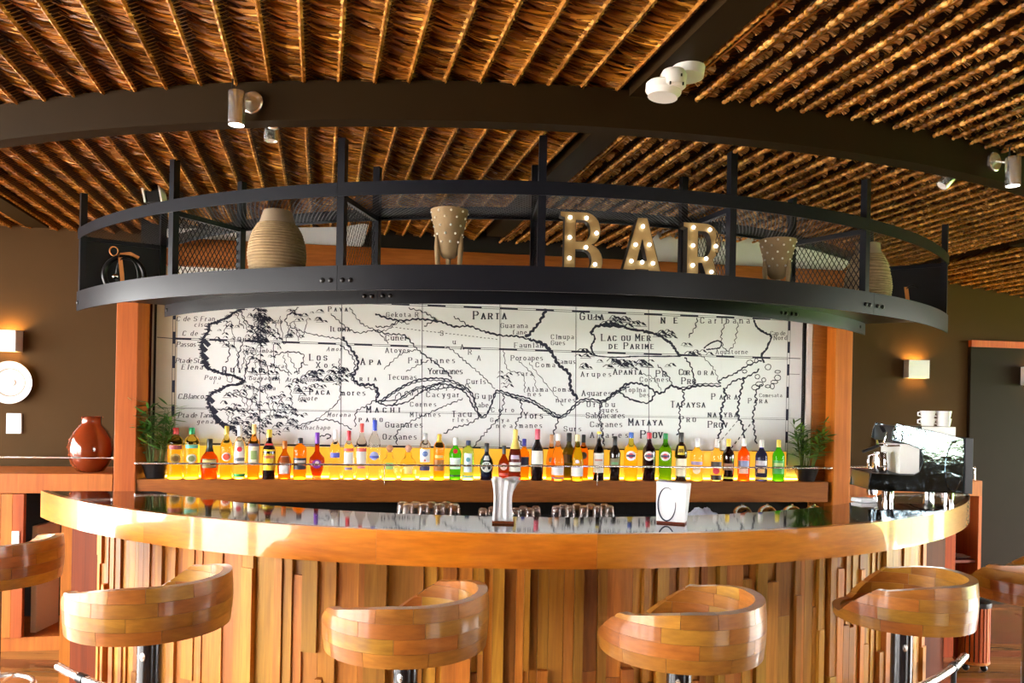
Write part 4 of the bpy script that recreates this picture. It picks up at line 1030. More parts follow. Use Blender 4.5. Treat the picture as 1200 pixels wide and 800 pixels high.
# ================================================================ bottle shelf
ZS = wall_sz(600, 563, D_PIL + .02)[1]
D_S = D_PIL + .015
sS0, sS1 = sL1 + .002, px_s(970.5, 570, D_S)
bs = thing('bottle_shelf', 'thick wooden bottle shelf lit from behind below the map', 'shelf', wall_pt(0, ZS - .15, D_S))
MB().wallbox(sS0, sS1, ZS - .15, ZS, D_S, D_MAP - .001).build('shelf_board', M['shelf'], bs, bevel=.003)
M['led'] = plain('warm_light_strip', (.9, .7, .3), .5, emit=(1.0, .48, .05), es=15.0)
MB().wallbox(sS0 + .03, sS1 - .05, ZS + .0005, ZS + .012, D_MAP - .021, D_MAP - .008).build('light_strip', M['led'], bs)
M['amber'] = plain('backlit_amber_panel', (.5, .25, .03), .4, emit=(1.0, .47, .035), es=.60, noise=.12, nscale=14)
z0_ = wall_sz(560, 525.5, D_MAP)[1]
MB().wallbox(px_s(203, 540, D_MAP), px_s(921, 540, D_MAP), ZS + .0005, z0_, D_MAP - .006, D_MAP - .003).build('backlit_panel', M['amber'], bs)
rl_ = thing('shelf_rail', 'thin steel rail in front of the bottles', 'rail', wall_pt(0, ZS, D_S))
zr = wall_sz(600, 545.5, D_S)[1]
MB().tube([wall_pt(sS0, zr, D_S - .020), wall_pt(sS1 + .012, zr, D_S - .020)], .0070, 8).build('rod', M['chrome'], rl_, smooth=50)
for s in (sS0 + .006, sS1 + .008):
    mb = MB(); mb.sphere(wall_pt(s, zr, D_S - .020), .011, 10, 6); mb.build('end_knob', M['chrome2'], rl_, smooth=180)
for x in (451, 700): 
    s = px_s(x, 550, D_S); MB().tube([wall_pt(s, ZS - .03, D_S - .006), wall_pt(s, zr, D_S - .020)], .0035, 8).build('rail_support', M['chrome'], rl_, smooth=50)

# ---------------------------------------------------------------- bottles
PROF = {
 'std': [(.90, 0), (1, .015), (1, .60), (.90, .67), (.52, .745), (.36, .80), (.33, .90)],
 'wine': [(.92, 0), (1, .015), (1, .55), (.92, .62), (.58, .70), (.40, .76), (.37, .95)],
 'broad': [(.95, 0), (1, .015), (1, .70), (.93, .77), (.55, .83), (.38, .86), (.36, .92)],
 'cognac': [(.82, 0), (.90, .015), (1, .30), (1, .46), (.85, .56), (.50, .66), (.32, .73), (.30, .86)],
 'bulb': [(.62, 0), (.56, .05), (.78, .20), (1, .38), (.92, .46), (.50, .54), (.30, .60), (.26, .92)],
 'taper': [(.80, 0), (.90, .015), (.96, .50), (1, .62), (.80, .70), (.46, .76), (.36, .80), (.34, .90)],
 'short': [(.95, 0), (1, .02), (1, .48), (.85, .56), (.45, .64), (.40, .80)],
 'pinch': [(.85, 0), (.90, .015), (.80, .10), (.82, .46), (1, .49), (.98, .60), (.72, .72), (.40, .78), (.36, .90)],
 'champ': [(.95, 0), (1, .02), (1, .45), (.80, .60), (.50, .72), (.36, .80), (.34, .90)],
 'slope': [(.92, 0), (1, .015), (1, .42), (.80, .58), (.50, .72), (.36, .80), (.34, .92)],
}
_glass = {}
def glass(c, dark=False):
    k = (c, dark)
    if k not in _glass:
        if dark: _glass[k] = plain('dark_bottle_glass', c, .06, coat=.5)
        else: _glass[k] = plain('tinted_bottle_glass', c, .04, trans=1.0, ior=1.22)
    return _glass[k]
_flat = {}
def flat(c, r=.45, m=0.0):
    k = (c, r, m)
    if k not in _flat: _flat[k] = plain('label_or_cap', c, r, m)
    return _flat[k]
WHT = (.82, .80, .76)
def patch(rfun, z0, z1, a0, a1, c, face, n=10, off=.0012):
    mb = MB(); P = []
    for z in (z0, (z0 + z1) / 2, z1):
        for i in range(n + 1):
            a = face + a0 + (a1 - a0) * i / n; r = rfun(z) + off; P.append((r * math.sin(a), -r * math.cos(a), z))
    mb.add(P, [(j * (n + 1) + i, j * (n + 1) + i + 1, (j + 1) * (n + 1) + i + 1, (j + 1) * (n + 1) + i) for j in range(2) for i in range(n)])
    return mb
def disc_patch(rfun, zc, rad, face, n=16, off=.0016, sx=1.0):
    P = [(0, zc)] + [(rad * sx * math.cos(2 * math.pi * k / n), zc + rad * math.sin(2 * math.pi * k / n)) for k in range(n)]
    V = []
    for x, z in P:
        r = rfun(z) + off; a = face + math.asin(max(-.95, min(.95, x / r))); V.append((r * math.sin(a), -r * math.cos(a), z))
    return MB().add(V, [(0, 1 + k, 1 + (k + 1) % n) for k in range(n)])
def bottle(x, ytop, wpx, kind, gc, dark, cap, capf, labels, label, d=D_PIL + .080, ball=False):
    b = on_wall(x, 564, d); Y = b.y; pos = Vector((b.x, b.y, ZS + .0005))
    ztop = at_y(x, ytop, Y).z; H = ztop - ZS; r = wpx / 2 * Y / FPX * 1.0
    t = thing('bottle', label, 'bottle', pos, 0, 'bottles on the back bar shelf')
    prof = [(a * r, z * H) for a, z in PROF[kind]]
    def rf(z):
        for (r0, z0), (r1, z1) in zip(prof, prof[1:]):
            if z0 <= z <= z1: return r0 + (r1 - r0) * (z - z0) / max(z1 - z0, 1e-6)
        return prof[-1][0]
    MB().lathe(prof, 20).build('glass_body', glass(gc, dark), t, smooth=50, world=False)
    if ball:
        mb = MB(); mb.lathe([(.012, H * .78), (.012, H * .84)], 12); mb.sphere((0, 0, H - .024), .024, 14, 8); mb.build('ball_stopper', flat(cap), t, smooth=60, world=False)
    else:
        rn = rf(H * capf); zc = H * capf
        cp = [(rf(z) + .0014, z) for z in (zc, zc + (H * .9 - zc) * .5)] if capf < .85 else []
        MB().lathe(cp + [(max(rn, prof[-1][0]) * 1.0 + .0015 if not cp else prof[-1][0] + .0015, max(zc, H * .82)), (prof[-1][0] + .002, H * .985), (prof[-1][0] - .001, H)], 16).build('cap', flat(cap, .3, .1), t, smooth=40, world=False)
    face = math.atan2(-pos.x, pos.y) * 0 + math.atan2(-pos.x, pos.y)
    face = -math.atan2(pos.x, pos.y)
    for L_ in labels:
        if L_[0] == 'r': patch(rf, L_[1] * H, L_[2] * H, -L_[3], L_[3], L_[4], face, off=L_[5] if len(L_) > 5 else .0012).build('label', flat(L_[4]), t, smooth=60, world=False)
        elif L_[0] == 'o': disc_patch(rf, L_[1] * H, L_[2] * r, face, off=L_[4] if len(L_) > 4 else .0018).build('label', flat(L_[3]), t, smooth=60, world=False)
    return t
YEL = (1.0, .80, .20); AMB = (.95, .42, .06); CLR = (.97, .96, .90); DRK = (.012, .008, .008)
BT = [
 (205, 501, 17.5, 'broad', YEL, 0, (.6, .05, .04), .87, [('r', .58, .66, .9, (.35, .08, .08)), ('o', .40, .66, (.45, .30, .06)), ('o', .40, .42, (.20, .12, .03), .0026)], 'broad yellow bottle with red cap and brown round label'),
 (224, 501, 17, 'broad', YEL, 0, (.02, .30, .10), .87, [('r', .60, .67, .9, (.10, .45, .35)), ('o', .40, .66, (.75, .72, .50)), ('o', .40, .42, (.25, .30, .12), .0026)], 'broad yellow bottle with green cap and round label'),
 (245, 514, 20, 'cognac', (.55, .10, .02), 0, (.02, .03, .025), .68, [('r', .28, .50, .9, (.20, .16, .05)), ('r', .42, .47, .8, (.65, .50, .15), .002)], 'squat reddish brandy bottle with black cap and gold label'),
 (264.7, 499, 14, 'std', YEL, 0, (.75, .50, .06), .84, [('o', .42, .75, WHT), ('o', .42, .55, (.75, .10, .05), .0026)], 'yellow rum bottle with gold cap and red round label'),
 (280, 498.5, 14, 'std', CLR, 0, (.85, .85, .83), .80, [('r', .30, .70, 1.0, WHT), ('o', .56, .42, (.75, .04, .06), .0026), ('r', .34, .40, .8, (.12, .12, .14), .0022), ('r', .04, .10, 1.2, (.05, .45, .08))], 'clear bottle with white label and red dot'),
 (296.7, 497, 14, 'std', AMB, 0, (.80, .55, .20), .82, [('r', .28, .60, 1.0, (.75, .72, .52)), ('r', .36, .52, .5, (.25, .35, .12), .002), ('r', .60, .65, 1.1, (.08, .05, .10))], 'amber bottle with gold cap and cream label'),
 (314.7, 503, 15, 'wine', DRK, 1, (.75, .55, .05), .84, [('r', .18, .60, 1.1, (.85, .66, .02)), ('r', .68, .72, 1.2, (.55, .05, .04)), ('r', .42, .48, .8, (.6, .15, .05), .002)], 'black bottle with bright yellow label'),
 (333, 516.5, 16, 'cognac', (.55, .20, .05), 0, (.65, .18, .03), .80, [('r', .14, .60, .85, (.80, .45, .38)), ('r', .16, .38, .5, (.85, .80, .78), .002)], 'brown square liqueur bottle with orange cap and pink label'),
 (351, 513, 15, 'broad', (.95, .40, .05), 0, (.03, .03, .04), .87, [('r', .24, .52, 1.2, (.03, .04, .06)), ('r', .40, .46, .9, (.70, .65, .60), .002)], 'orange bottle with black cap and black label'),
 (371, 506.5, 18, 'bulb', (.45, .06, .03), 0, (.16, .03, .36), .76, [('o', .33, .58, (.22, .03, .30)), ('o', .36, .24, (.7, .55, .5), .0026)], 'bulb-shaped dark red bottle with purple neck foil'),
 (392, 503.5, 13, 'std', CLR, 0, (.85, .85, .88), .82, [('r', .44, .54, .9, (.10, .12, .55))], 'clear vodka bottle with white cap and small blue label'),
 (408, 504.5, 13, 'std', CLR, 0, (.70, .04, .06), .80, [('r', .28, .56, .9, WHT), ('r', .58, .64, 1.0, (.75, .10, .08)), ('r', .20, .25, .7, (.30, .25, .40))], 'clear vodka bottle with red cap, the lower of the two red capped'),
 (423, 496, 13, 'std', CLR, 0, (.72, .08, .07), .84, [('r', .28, .50, .9, WHT), ('r', .50, .56, 1.0, (.75, .10, .08)), ('r', .20, .25, .7, (.65, .20, .25))], 'tall clear vodka bottle with red cap and red band'),
 (438, 492, 14, 'std', CLR, 0, (.05, .09, .60), .82, [('o', .40, .72, (.35, .40, .70)), ('r', .36, .40, .8, (.08, .10, .5), .0026)], 'tall clear vodka bottle with blue cap'),
 (456, 521, 18, 'short', (.98, .95, .70), 0, (.60, .30, .16), .8, [('r', .30, .50, .5, (.35, .60, .15))], 'short square tequila bottle with wooden ball stopper and green label', None, True),
 (478, 521, 18, 'short', (.98, .88, .50), 0, (.65, .36, .26), .8, [('r', .18, .40, .5, (.85, .65, .20))], 'short square tequila bottle with wooden ball stopper and gold label', None, True),
 (497.5, 507.5, 13, 'broad', CLR, 0, (.50, .50, .52), .86, [('r', .38, .66, 1.0, (.80, .82, .86)), ('o', .56, .5, (.15, .25, .55), .0022), ('r', .20, .32, 1.1, (.03, .03, .14)), ('o', .42, .18, (.6, .08, .1), .0026)], 'clear tequila bottle with grey cap and dark blue base label'),
 (514, 508.5, 13, 'broad', (1.0, .55, .05), 0, (.70, .42, .05), .82, [('r', .20, .44, 1.0, (.45, .16, .03)), ('r', .48, .54, .8, (.75, .55, .15))], 'golden tequila bottle with yellow cap'),
 (533, 512.5, 15, 'taper', (.06, .75, .10), 0, (.68, .70, .70), .82, [('r', .26, .52, 1.0, (.70, .85, .72)), ('o', .68, .36, (.60, .03, .05), .002), ('r', .08, .12, 1.3, (.01, .08, .03))], 'bright green gin bottle with red seal'),
 (548, 516, 14, 'broad', (.45, .88, .88), 0, (.02, .04, .12), .88, [('r', .20, .68, .7, (.72, .86, .88)), ('o', .52, .38, (.15, .40, .50), .0022), ('r', .07, .11, 1.3, (.12, .50, .58))], 'pale blue gin bottle with dark cap'),
 (569.7, 519, 16, 'cognac', (.008, .010, .022), 1, (.03, .03, .04), .76, [('o', .36, .78, (.78, .76, .74)), ('r', .54, .66, .5, (.70, .68, .70))], 'round black gin bottle with white diamond label'),
 (590, 522, 13, 'cognac', (.28, .05, .02), 0, (.03, .04, .05), .76, [('o', .40, .62, (.70, .45, .42)), ('r', .14, .22, 1.0, (.65, .10, .08))], 'small dark brown bottle behind the folded napkins'),
 (603, 503, 15, 'champ', (.10, .02, .09), 0, (.85, .62, .16), .62, [('r', .18, .36, 1.1, (.80, .76, .70)), ('o', .27, .14, (.1, .1, .12), .002), ('r', .42, .50, .7, (.55, .45, .6))], 'sparkling wine bottle with gold foil neck'),
 (613.5, 514, 13, 'std', (.95, .38, .04), 0, (.05, .05, .40), .82, [('r', .32, .56, 1.0, (.06, .08, .14))], 'orange aperitif bottle with blue cap', D_PIL + .120),
 (629, 502.5, 14.5, 'wine', DRK, 1, (.68, .10, .16), .80, [('r', .32, .58, 1.1, (.80, .77, .70))], 'red wine bottle with red foil and cream label'),
 (645.5, 509, 12, 'slope', (.95, .45, .12), 0, (.80, .50, .28), .80, [('o', .44, .5, (.75, .35, .15))], 'rose wine bottle with copper foil, partly hidden', D_PIL + .120),
 (653, 508, 15, 'slope', (.98, .48, .22), 0, (.90, .86, .80), .85, [('r', .12, .32, 1.2, (.82, .80, .82)), ('r', .04, .08, 1.2, (.18, .15, .25))], 'pink rose wine bottle with low white label'),
 (666, 507, 14.5, 'wine', (.10, .10, .03), 0, (.03, .03, .03), .82, [('r', .36, .54, 1.0, (.06, .06, .03))], 'olive green wine bottle with black foil', D_PIL + .120),
 (676, 509, 14.5, 'slope', (.55, .60, .08), 0, (.85, .70, .40), .85, [('r', .10, .30, 1.2, (.84, .83, .80)), ('o', .42, .28, (.82, .8, .78))], 'green white-wine bottle with low white label'),
 (683, 509, 12, 'std', (.80, .26, .03), 0, (.02, .03, .03), .82, [('o', .54, .7, (.10, .05, .03))], 'orange brown bottle with black cap tucked behind wine', D_PIL + .120),
 (701, 505.5, 13, 'wine', DRK, 1, (.80, .60, .10), .95, [('r', .16, .56, 1.1, (.82, .78, .72)), ('r', .40, .44, .7, (.70, .30, .20), .002)], 'dark wine bottle with gold tip and tall cream label'),
 (720, 511, 13.5, 'taper', (.016, .010, .008), 1, (.02, .02, .02), .80, [('r', .32, .50, .9, (.25, .22, .12)), ('r', .36, .42, .6, (.15, .35, .15), .002)], 'dark brown cream-liqueur bottle with black neck'),
 (738.7, 506.5, 16, 'std', (1.0, .82, .10), 0, (.06, .14, .50), .88, [('o', .52, .72, WHT), ('o', .52, .40, (.70, .10, .12), .0026), ('r', .50, .54, .62, (.08, .08, .16), .0032)], 'yellow vermouth bottle with blue cap and round label'),
 (760, 507, 15.5, 'std', (.02, .006, .008), 1, (.65, .05, .08), .88, [('o', .52, .72, WHT), ('o', .52, .40, (.70, .10, .12), .0026), ('r', .50, .54, .62, (.08, .08, .16), .0032)], 'dark red vermouth bottle with red cap and round label'),
 (779, 507.5, 15.5, 'std', (.12, .55, .03), 0, (.03, .30, .10), .88, [('o', .52, .72, WHT), ('o', .52, .40, (.70, .10, .12), .0026), ('r', .50, .54, .62, (.08, .08, .16), .0032)], 'green vermouth bottle with green cap and round label'),
 (797.5, 506.5, 15, 'pinch', (.03, .012, .006), 1, (.02, .02, .022), .80, [('r', .10, .46, 1.4, (.86, .78, .58), .002), ('r', .54, .72, .55, (.85, .62, .05)), ('r', .60, .66, .4, (.25, .15, .03), .002)], 'dark waisted liqueur bottle with yellow square label'),
 (816, 513.5, 15, 'std', (.98, .90, .45), 0, (.75, .76, .78), .80, [('r', .38, .46, 1.0, (.35, .28, .50)), ('o', .26, .6, (.90, .70, .45))], 'clear pale yellow liqueur bottle with silver cap'),
 (839, 514, 13, 'std', CLR, 0, (.80, .80, .80), .80, [('r', .30, .46, 1.1, (.06, .05, .05)), ('o', .24, .6, (.70, .05, .08)), ('r', .02, .14, 1.3, (.04, .03, .03))], 'clear liqueur bottle with black and red label'),
 (853, 514, 14, 'taper', (.020, .007, .006), 1, (.88, .60, .08), .82, [('r', .26, .42, .9, (.35, .16, .10)), ('r', .05, .10, 1.3, (.60, .60, .05))], 'black liqueur bottle with golden yellow cap'),
 (871, 513.5, 14, 'std', (.90, .16, .03), 0, (.88, .88, .86), .82, [('r', .34, .48, 1.0, (.35, .38, .60)), ('r', .18, .32, .8, (.85, .50, .40))], 'orange red liqueur bottle with white cap'),
 (891.7, 515.5, 14, 'std', (.02, .04, .85), 0, (.88, .88, .90), .82, [('r', .38, .50, 1.0, (.70, .72, .85)), ('r', .20, .30, .6, (.80, .50, .20)), ('r', .04, .10, 1.2, (.75, .65, .10))], 'bright blue liqueur bottle with white cap'),
 (911.7, 515, 14, 'std', (.06, .80, .06), 0, (.85, .68, .10), .82, [('r', .18, .50, 1.0, (.10, .55, .12)), ('r', .36, .44, .8, (.6, .8, .3), .002)], 'bright green liqueur bottle with yellow cap'),
]
for b_ in BT:
    d_ = b_[10] if len(b_) > 10 and b_[10] else (D_PIL + .051 if 580 < b_[0] < 690 else D_PIL + .080)
    bottle(*b_[:10], d=d_, ball=(len(b_) > 11))

# ---------------------------------------------------------------- potted plants
M['plantleaf'] = plain('green_plant_leaf', (.05, .16, .02), .45, noise=.5, nscale=30)
M['plantleaf2'] = plain('yellow_green_leaf', (.16, .30, .03), .45, noise=.3, nscale=30)
M['stem'] = plain('green_stem', (.10, .16, .03), .6)
M['potblack'] = plain('matt_black_pot', (.012, .012, .013), .5)
lv = [MB().add([(0, 0, 0), (.007, .25, .006), (.009, .5, .004), (.006, .78, -.004), (0, 1, -.02), (-.006, .78, -.004), (-.009, .5, .004), (-.007, .25, .006), (0, .5, -.001)][0:9], [(0, 1, 8, 7), (1, 2, 8), (2, 3, 8), (3, 4, 5, 8), (5, 6, 8), (6, 7, 8)]) for _ in range(1)][0]
lm = lv.mesh('leaf', M['plantleaf'], smooth=180); lm2 = lm.copy(); lm2.materials.clear(); lm2.materials.append(M['plantleaf2'])
def plant(x, ybase, d, wtop, hp_, nst, hmax, spread, seed, label):
    b = on_wall(x, ybase, d); pos = Vector((b.x, b.y, ZS + .001)); g = random.Random(seed)
    t = thing('potted_plant', label, 'plant', pos, 0, 'potted plants on the bottle shelf')
    r = wtop / 2
    MB().lathe([(r * .62, 0), (r * .66, .004), (r * .97, hp_ - .012), (r, hp_ - .010), (r, hp_), (r * .93, hp_), (r * .9, hp_ - .02), (.002, hp_ - .02)], 28, close=False).build('pot', M['potblack'], t, smooth=50, world=False)
    for k in range(nst):
        a = g.uniform(0, 6.28); rr = r * .6 * math.sqrt(g.random()); h = hmax * g.uniform(.5, 1.0)
        base = Vector((rr * math.cos(a), rr * math.sin(a), hp_ - .02)); lean = Vector((math.cos(a) * spread * g.uniform(.2, 1), -abs(math.sin(a)) * spread * .5 * g.uniform(.2, 1), h))
        pts = [base, base + lean * .4 + Vector((0, 0, h * .06)), base + lean * .75 + Vector((0, 0, h * .05)), base + lean]
        MB().tube(pts, [.0028, .0024, .002, .0012], 5).build('stem', M['stem'], t, smooth=60, world=False); stem_o = t.children[-1]
        n = g.randint(10, 15)
        for q in range(n):
            f = .30 + .70 * (q + 1) / n; p_ = base + lean * f + Vector((0, 0, h * .05))
            o = link(bpy.data.objects.new('leaf', lm if g.random() < .72 else lm2)); o.parent = stem_o; o.location = p_
            L_ = g.uniform(.065, .115); o.scale = (L_ * 9 * .1 * 1.25 / .1 * .1 * 10, L_, L_)
            o.rotation_euler = (g.uniform(-.15, .75), g.uniform(-.4, .4), g.uniform(1.2, 5.08))
    return t
plant(182, 560, D_PIL + .095, .175, .104, 22, .40, .085, 5, 'bushy green plant in black pot beside the broad yellow bottles')
plant(944.5, 566, D_PIL + .095, .181, .107, 20, .35, .11, 8, 'bushy green plant in black pot beside the bright green liqueur bottle')

# ---------------------------------------------------------------- back worktop, glasses, domes, cloth
ZW = CAMZ - (CAMZ - .925) * KB
bw = thing('back_worktop', 'low dark worktop under the bottle shelf holding the glasses', 'worktop', wall_pt(0, 0, 4.3 * KB))
MB().wallbox(sL1 + .02, sR0 - .03, ZW - .04, ZW, 4.30 * KB, D_MAP + .02).build('top', M['black'], bw)
MB().wallbox(sL1 + .04, sR0 - .05, 0, ZW - .04, 4.34 * KB, D_MAP + .02).build('base_cabinet', M['shadeblack'], bw)
M['clearglass'] = plain('clear_glass', (.95, .97, 1.0), .02, trans=.93, ior=1.42)
def tumbler(x, d, h, r, label, grp):
    d *= KB; h *= KB; r *= KB; b = on_wall(x, 600, d)
    mb = MB(); mb.lathe([(r, 0), (r * .96, .004), (r * .80, h * .80), (r * .70, h * .93), (r * .45, h), (.001, h), (.001, h - .006), (r * .42, h - .008), (r * .68, h * .88), (r * .88, .004)], 18, close=False)
    for k in range(len(mb.v)): mb.v[k] = (mb.v[k][0] + b.x, mb.v[k][1] + b.y, mb.v[k][2] + ZW + .0005)
    o = mb.build('drinking_glass', M['clearglass'], loc=(b.x, b.y, ZW + .0005), smooth=60); tag(o, label, 'glass', grp)
for x, d in ((478, 4.46), (496, 4.46), (515, 4.46), (532, 4.46), (487, 4.55), (505, 4.55), (523, 4.55), (472, 4.55)): tumbler(x, d, .132, .043, 'upturned glass in the cluster of taller tumblers under the shelf', 'taller upturned glasses')
for x, d in ((566, 4.46), (577, 4.52), (604, 4.46), (613, 4.54), (621, 4.46), (628, 4.54)): tumbler(x, d, .105, .036, 'upturned short glass grouped around the folded napkins', 'short glasses beside the napkins')
for x, d in ((652, 4.46), (668, 4.46), (684, 4.46), (700, 4.46), (714, 4.47), (660, 4.55), (676, 4.55), (692, 4.55), (708, 4.55)): tumbler(x, d, .118, .037, 'upturned glass in the row between napkins and white box', 'middle row of glasses')
for x in (870, 899, 928, 954):
    b = on_wall(x, 600, 4.5 * KB); r = .070
    mb = MB(); mb.lathe([(r, 0), (r, .06)] + [(r * math.cos(a), .06 + r * math.sin(a)) for a in (.3, .6, .9, 1.2, 1.45)] + [(.008, .06 + r), (.008, .068 + r), (.001, .068 + r)], 24, (b.x, b.y, ZW + .0005))
    o = mb.build('steel_dome', M['chrome2'], loc=(b.x, b.y, ZW), smooth=40); tag(o, 'polished steel domed lid in the row beside the crumpled cloth', 'lid', 'steel domes under the shelf')
M['cloth'] = plain('blue_white_cloth', (.55, .60, .82), .85, noise=.4, nscale=40)
b = on_wall(826, 602, 4.45 * KB); mb = MB(); g = random.Random(2); nx, ny = 22, 10
P = []
for j in range(ny + 1):
    for i in range(nx + 1):
        fx, fy = i / nx, j / ny; e = math.sin(math.pi * fx) ** .6 * math.sin(math.pi * fy) ** .6
        P.append((b.x + (fx - .5) * .30, b.y + (fy - .5) * .18, ZW + .001 + e * (.14 * (1 - .45 * fx) + .014 * math.sin(i * 1.3 + j * .9) + .01 * g.random())))
mb.add(P, [(j * (nx + 1) + i, j * (nx + 1) + i + 1, (j + 1) * (nx + 1) + i + 1, (j + 1) * (nx + 1) + i) for j in range(ny) for i in range(nx)])
o = mb.build('folded_cloth', M['cloth'], loc=(b.x, b.y, ZW), smooth=180); tag(o, 'crumpled blue and white cloth heap beside the steel domes', 'cloth')

# ---------------------------------------------------------------- things on the bar
b = at_z(589.5, 612, ZT + .001)
nk = thing('napkin_stand', 'bundle of folded white napkins standing on a brown base', 'napkins', (b.x, b.y, ZT + .001))
MB().box((0, 0, .005), (.098, .07, .010)).build('base', M['redwood'], nk, world=False)
g = random.Random(6)
for k in range(6):
    yy = -.030 + k * .012; x0 = -.044 + g.uniform(-.004, .004); x1 = .040 + g.uniform(-.004, .004); fl_ = [.012, .026, .034, .02, .03, .01][k]
    nseg = 8; P = []
    for i in range(nseg + 1):
        f = i / nseg; z = .010 + .185 * f + (.006 * math.sin(k * 2.1) if i == nseg else 0)
        pin = -.006 * math.sin(f * math.pi) ; ex_ = fl_ * max(0, (f - .62) / .38) ** 1.3
        wv = .004 * math.sin(f * 7 + k)
        for q in range(7):
            h_ = q / 6; P.append((x0 - pin - ex_ * .25 + (x1 - x0 + 2 * pin + ex_ * 1.25) * h_, yy + wv + .006 * math.sin(h_ * 6 + k * 1.7) + (.011 if q % 2 else 0), z + .008 * math.sin(h_ * 5 + k) * f))
    mb = MB().add(P, [(i * 7 + q, i * 7 + q + 1, (i + 1) * 7 + q + 1, (i + 1) * 7 + q) for i in range(nseg) for q in range(6)])
    o = mb.build('folded_napkin', M['paper'], nk, smooth=25, world=False); s_ = o.modifiers.new('thick', 'SOLIDIFY'); s_.thickness = .004
b = at_z(787, 612, ZT + .001)
bx = thing('napkin_box', 'white paper napkin box printed with a thin dark ring', 'napkin box', (b.x, b.y, ZT + .001), math.radians(-20))
h = .192
P = [(-.066, -.035, .008), (.066, -.035, .008), (.066, .035, .008), (-.066, .035, .008), (-.068, -.038, h), (.070, -.040, h - .004), (.082, .040, h - .008), (-.066, .04, h + .003)]
MB().add(P, [(0, 3, 2, 1), (0, 1, 5, 4), (1, 2, 6, 5), (2, 3, 7, 6), (3, 0, 4, 7), (4, 5, 6, 7)]).build('box_body', M['paper'], bx, world=False, bevel=.003)
mb = MB(); mb.ribbon([(-.018 + .040 * math.cos(a), -.0395, .088 + .076 * math.sin(a)) for a in [math.radians(62 + i * 9) for i in range(35)]], [.0022 + .0050 * abs(math.sin(i * .09)) for i in range(35)], (0, -1, 0)); mb.build('printed_ring', M['ink'], bx, world=False)
MB().box((0, 0, .004), (.128, .068, .008)).build('base', M['redwood'], bx, world=False)

# ================================================================ coffee machine
SC = 4.62 / 900
b = at_z(1079, 587, ZT + .001)
cm = thing('coffee_machine', 'polished dark espresso machine standing on the end of the bar', 'coffee machine', (b.x, b.y, ZT + .001), -.10)
def L2(x, y): return ((x - 1079) * SC, (587 - y) * SC)
M['gloss'] = plain('glossy_blue_black_panel', (.16, .21, .24), .05, 1.0, bump=1.0, nscale=4.5)
M['machwhite'] = plain('white_enamel', (.75, .74, .70), .2)
DPT = .34
side = [(1020, 576), (1023, 556), (1070, 557), (1077, 553), (1081, 540), (1078, 527), (1064, 521), (1045, 517), (1047, 505), (1050, 497), (1090, 505), (1125, 513), (1128, 545), (1131, 577)]
def side_panel(y0, th, mat, poly, name):
    MB().prism([L2(*q) for q in poly], (0, y0, 0), (1, 0, 0), (0, 0, 1), (0, th, 0)).build(name, mat, cm, world=False, bevel=.004)
side_panel(0, .014, M['gloss'], side, 'side_panel'); side_panel(DPT - .014, .014, M['gloss'], side, 'side_panel')
# panel relief: raised lens shape and round cap seen on the side
def ell(cx, cy, rx, ry, rot=0, n=24): return [(cx + rx * math.cos(a) * math.cos(rot) - ry * math.sin(a) * math.sin(rot), cy + rx * math.cos(a) * math.sin(rot) + ry * math.sin(a) * math.cos(rot)) for a in [2 * math.pi * k / n for k in range(n)]]
side_panel(-.006, .008, M['gloss'], ell(1115, 545, 10, 30, .06), 'side_bulge'); side_panel(-.006, .008, M['gloss'], ell(1055, 508, 9, 9), 'side_cap')
def mbox(x0, y0, x1, y1, d0, d1, mat, name, bev=.003):
    (a, c), (b_, d) = L2(x0, y1), L2(x1, y0); MB().box2((a, d0, c), (b_, d1, d)).build(name, mat, cm, world=False, bevel=bev)
mbox(1078, 514, 1129, 577, .014, DPT - .014, M['black'], 'body')
mbox(1022, 556, 1080, 576, .014, DPT - .014, M['black'], 'drip_tray'); mbox(1048, 500, 1080, 519, .014, DPT - .014, M['black'], 'group_head_cover')
mbox(1056, 521, 1082, 556, .02, DPT - .02, M['machwhite'], 'front_plate')
mbox(1126, 512, 1135, 577, -.01, DPT + .01, M['black'], 'back_panel')
mbox(1071, 500, 1118, 513, .02, DPT - .02, M['machwhite'], 'cup_tray')
for x in (1045, 1112):
    for y0 in (.04, DPT - .04):
        p_, _ = L2(x, 0); MB().lathe([(.030, 0), (.030, .012), (.034, .014), (.034, .05), (.02, .056)], 20, (p_, y0, 0)).build('foot', M['chrome2'], cm, smooth=40, world=False)
p_, z_ = L2(1042, 519); MB().tube([(p_, .10, z_ - .01), (p_ - .03, .10, z_ - .012)], .020, 14).build('group_head', M['chrome2'], cm, smooth=50, world=False)
a_, c_ = L2(1040, 523), L2(1018, 532); MB().tube([(a_[0], .10, a_[1]), ((a_[0] + c_[0]) / 2, .09, (a_[1] + c_[1]) / 2 - .002), (c_[0], .08, c_[1])], [.008, .010, .009], 10).build('portafilter_handle', M['black'], cm, smooth=60, world=False)
MB().tube([(L2(1040, 507)[0], .05, L2(1040, 507)[1]), (L2(1036, 501)[0], .04, L2(1036, 501)[1])], .012, 12).build('steam_knob', M['black'], cm, smooth=50, world=False)
MB().tube([(L2(1042, 508)[0], .03, L2(1042, 508)[1]), (L2(1038, 520)[0], .02, L2(1038, 520)[1]), (L2(1042, 524)[0], .02, L2(1042, 524)[1]), (L2(1056, 523)[0], .02, L2(1056, 523)[1])], .005, 8).build('steam_pipe', M['chrome2'], cm, smooth=60, world=False)
mb = MB(); mb.tube([(L2(x, y)[0], -.02, L2(x, y)[1]) for x, y in ((1064, 585), (1070, 581), (1082, 578), (1095, 581), (1106, 583))], .003, 6); mb.build('power_cable', M['black'], cm, smooth=60, world=False)
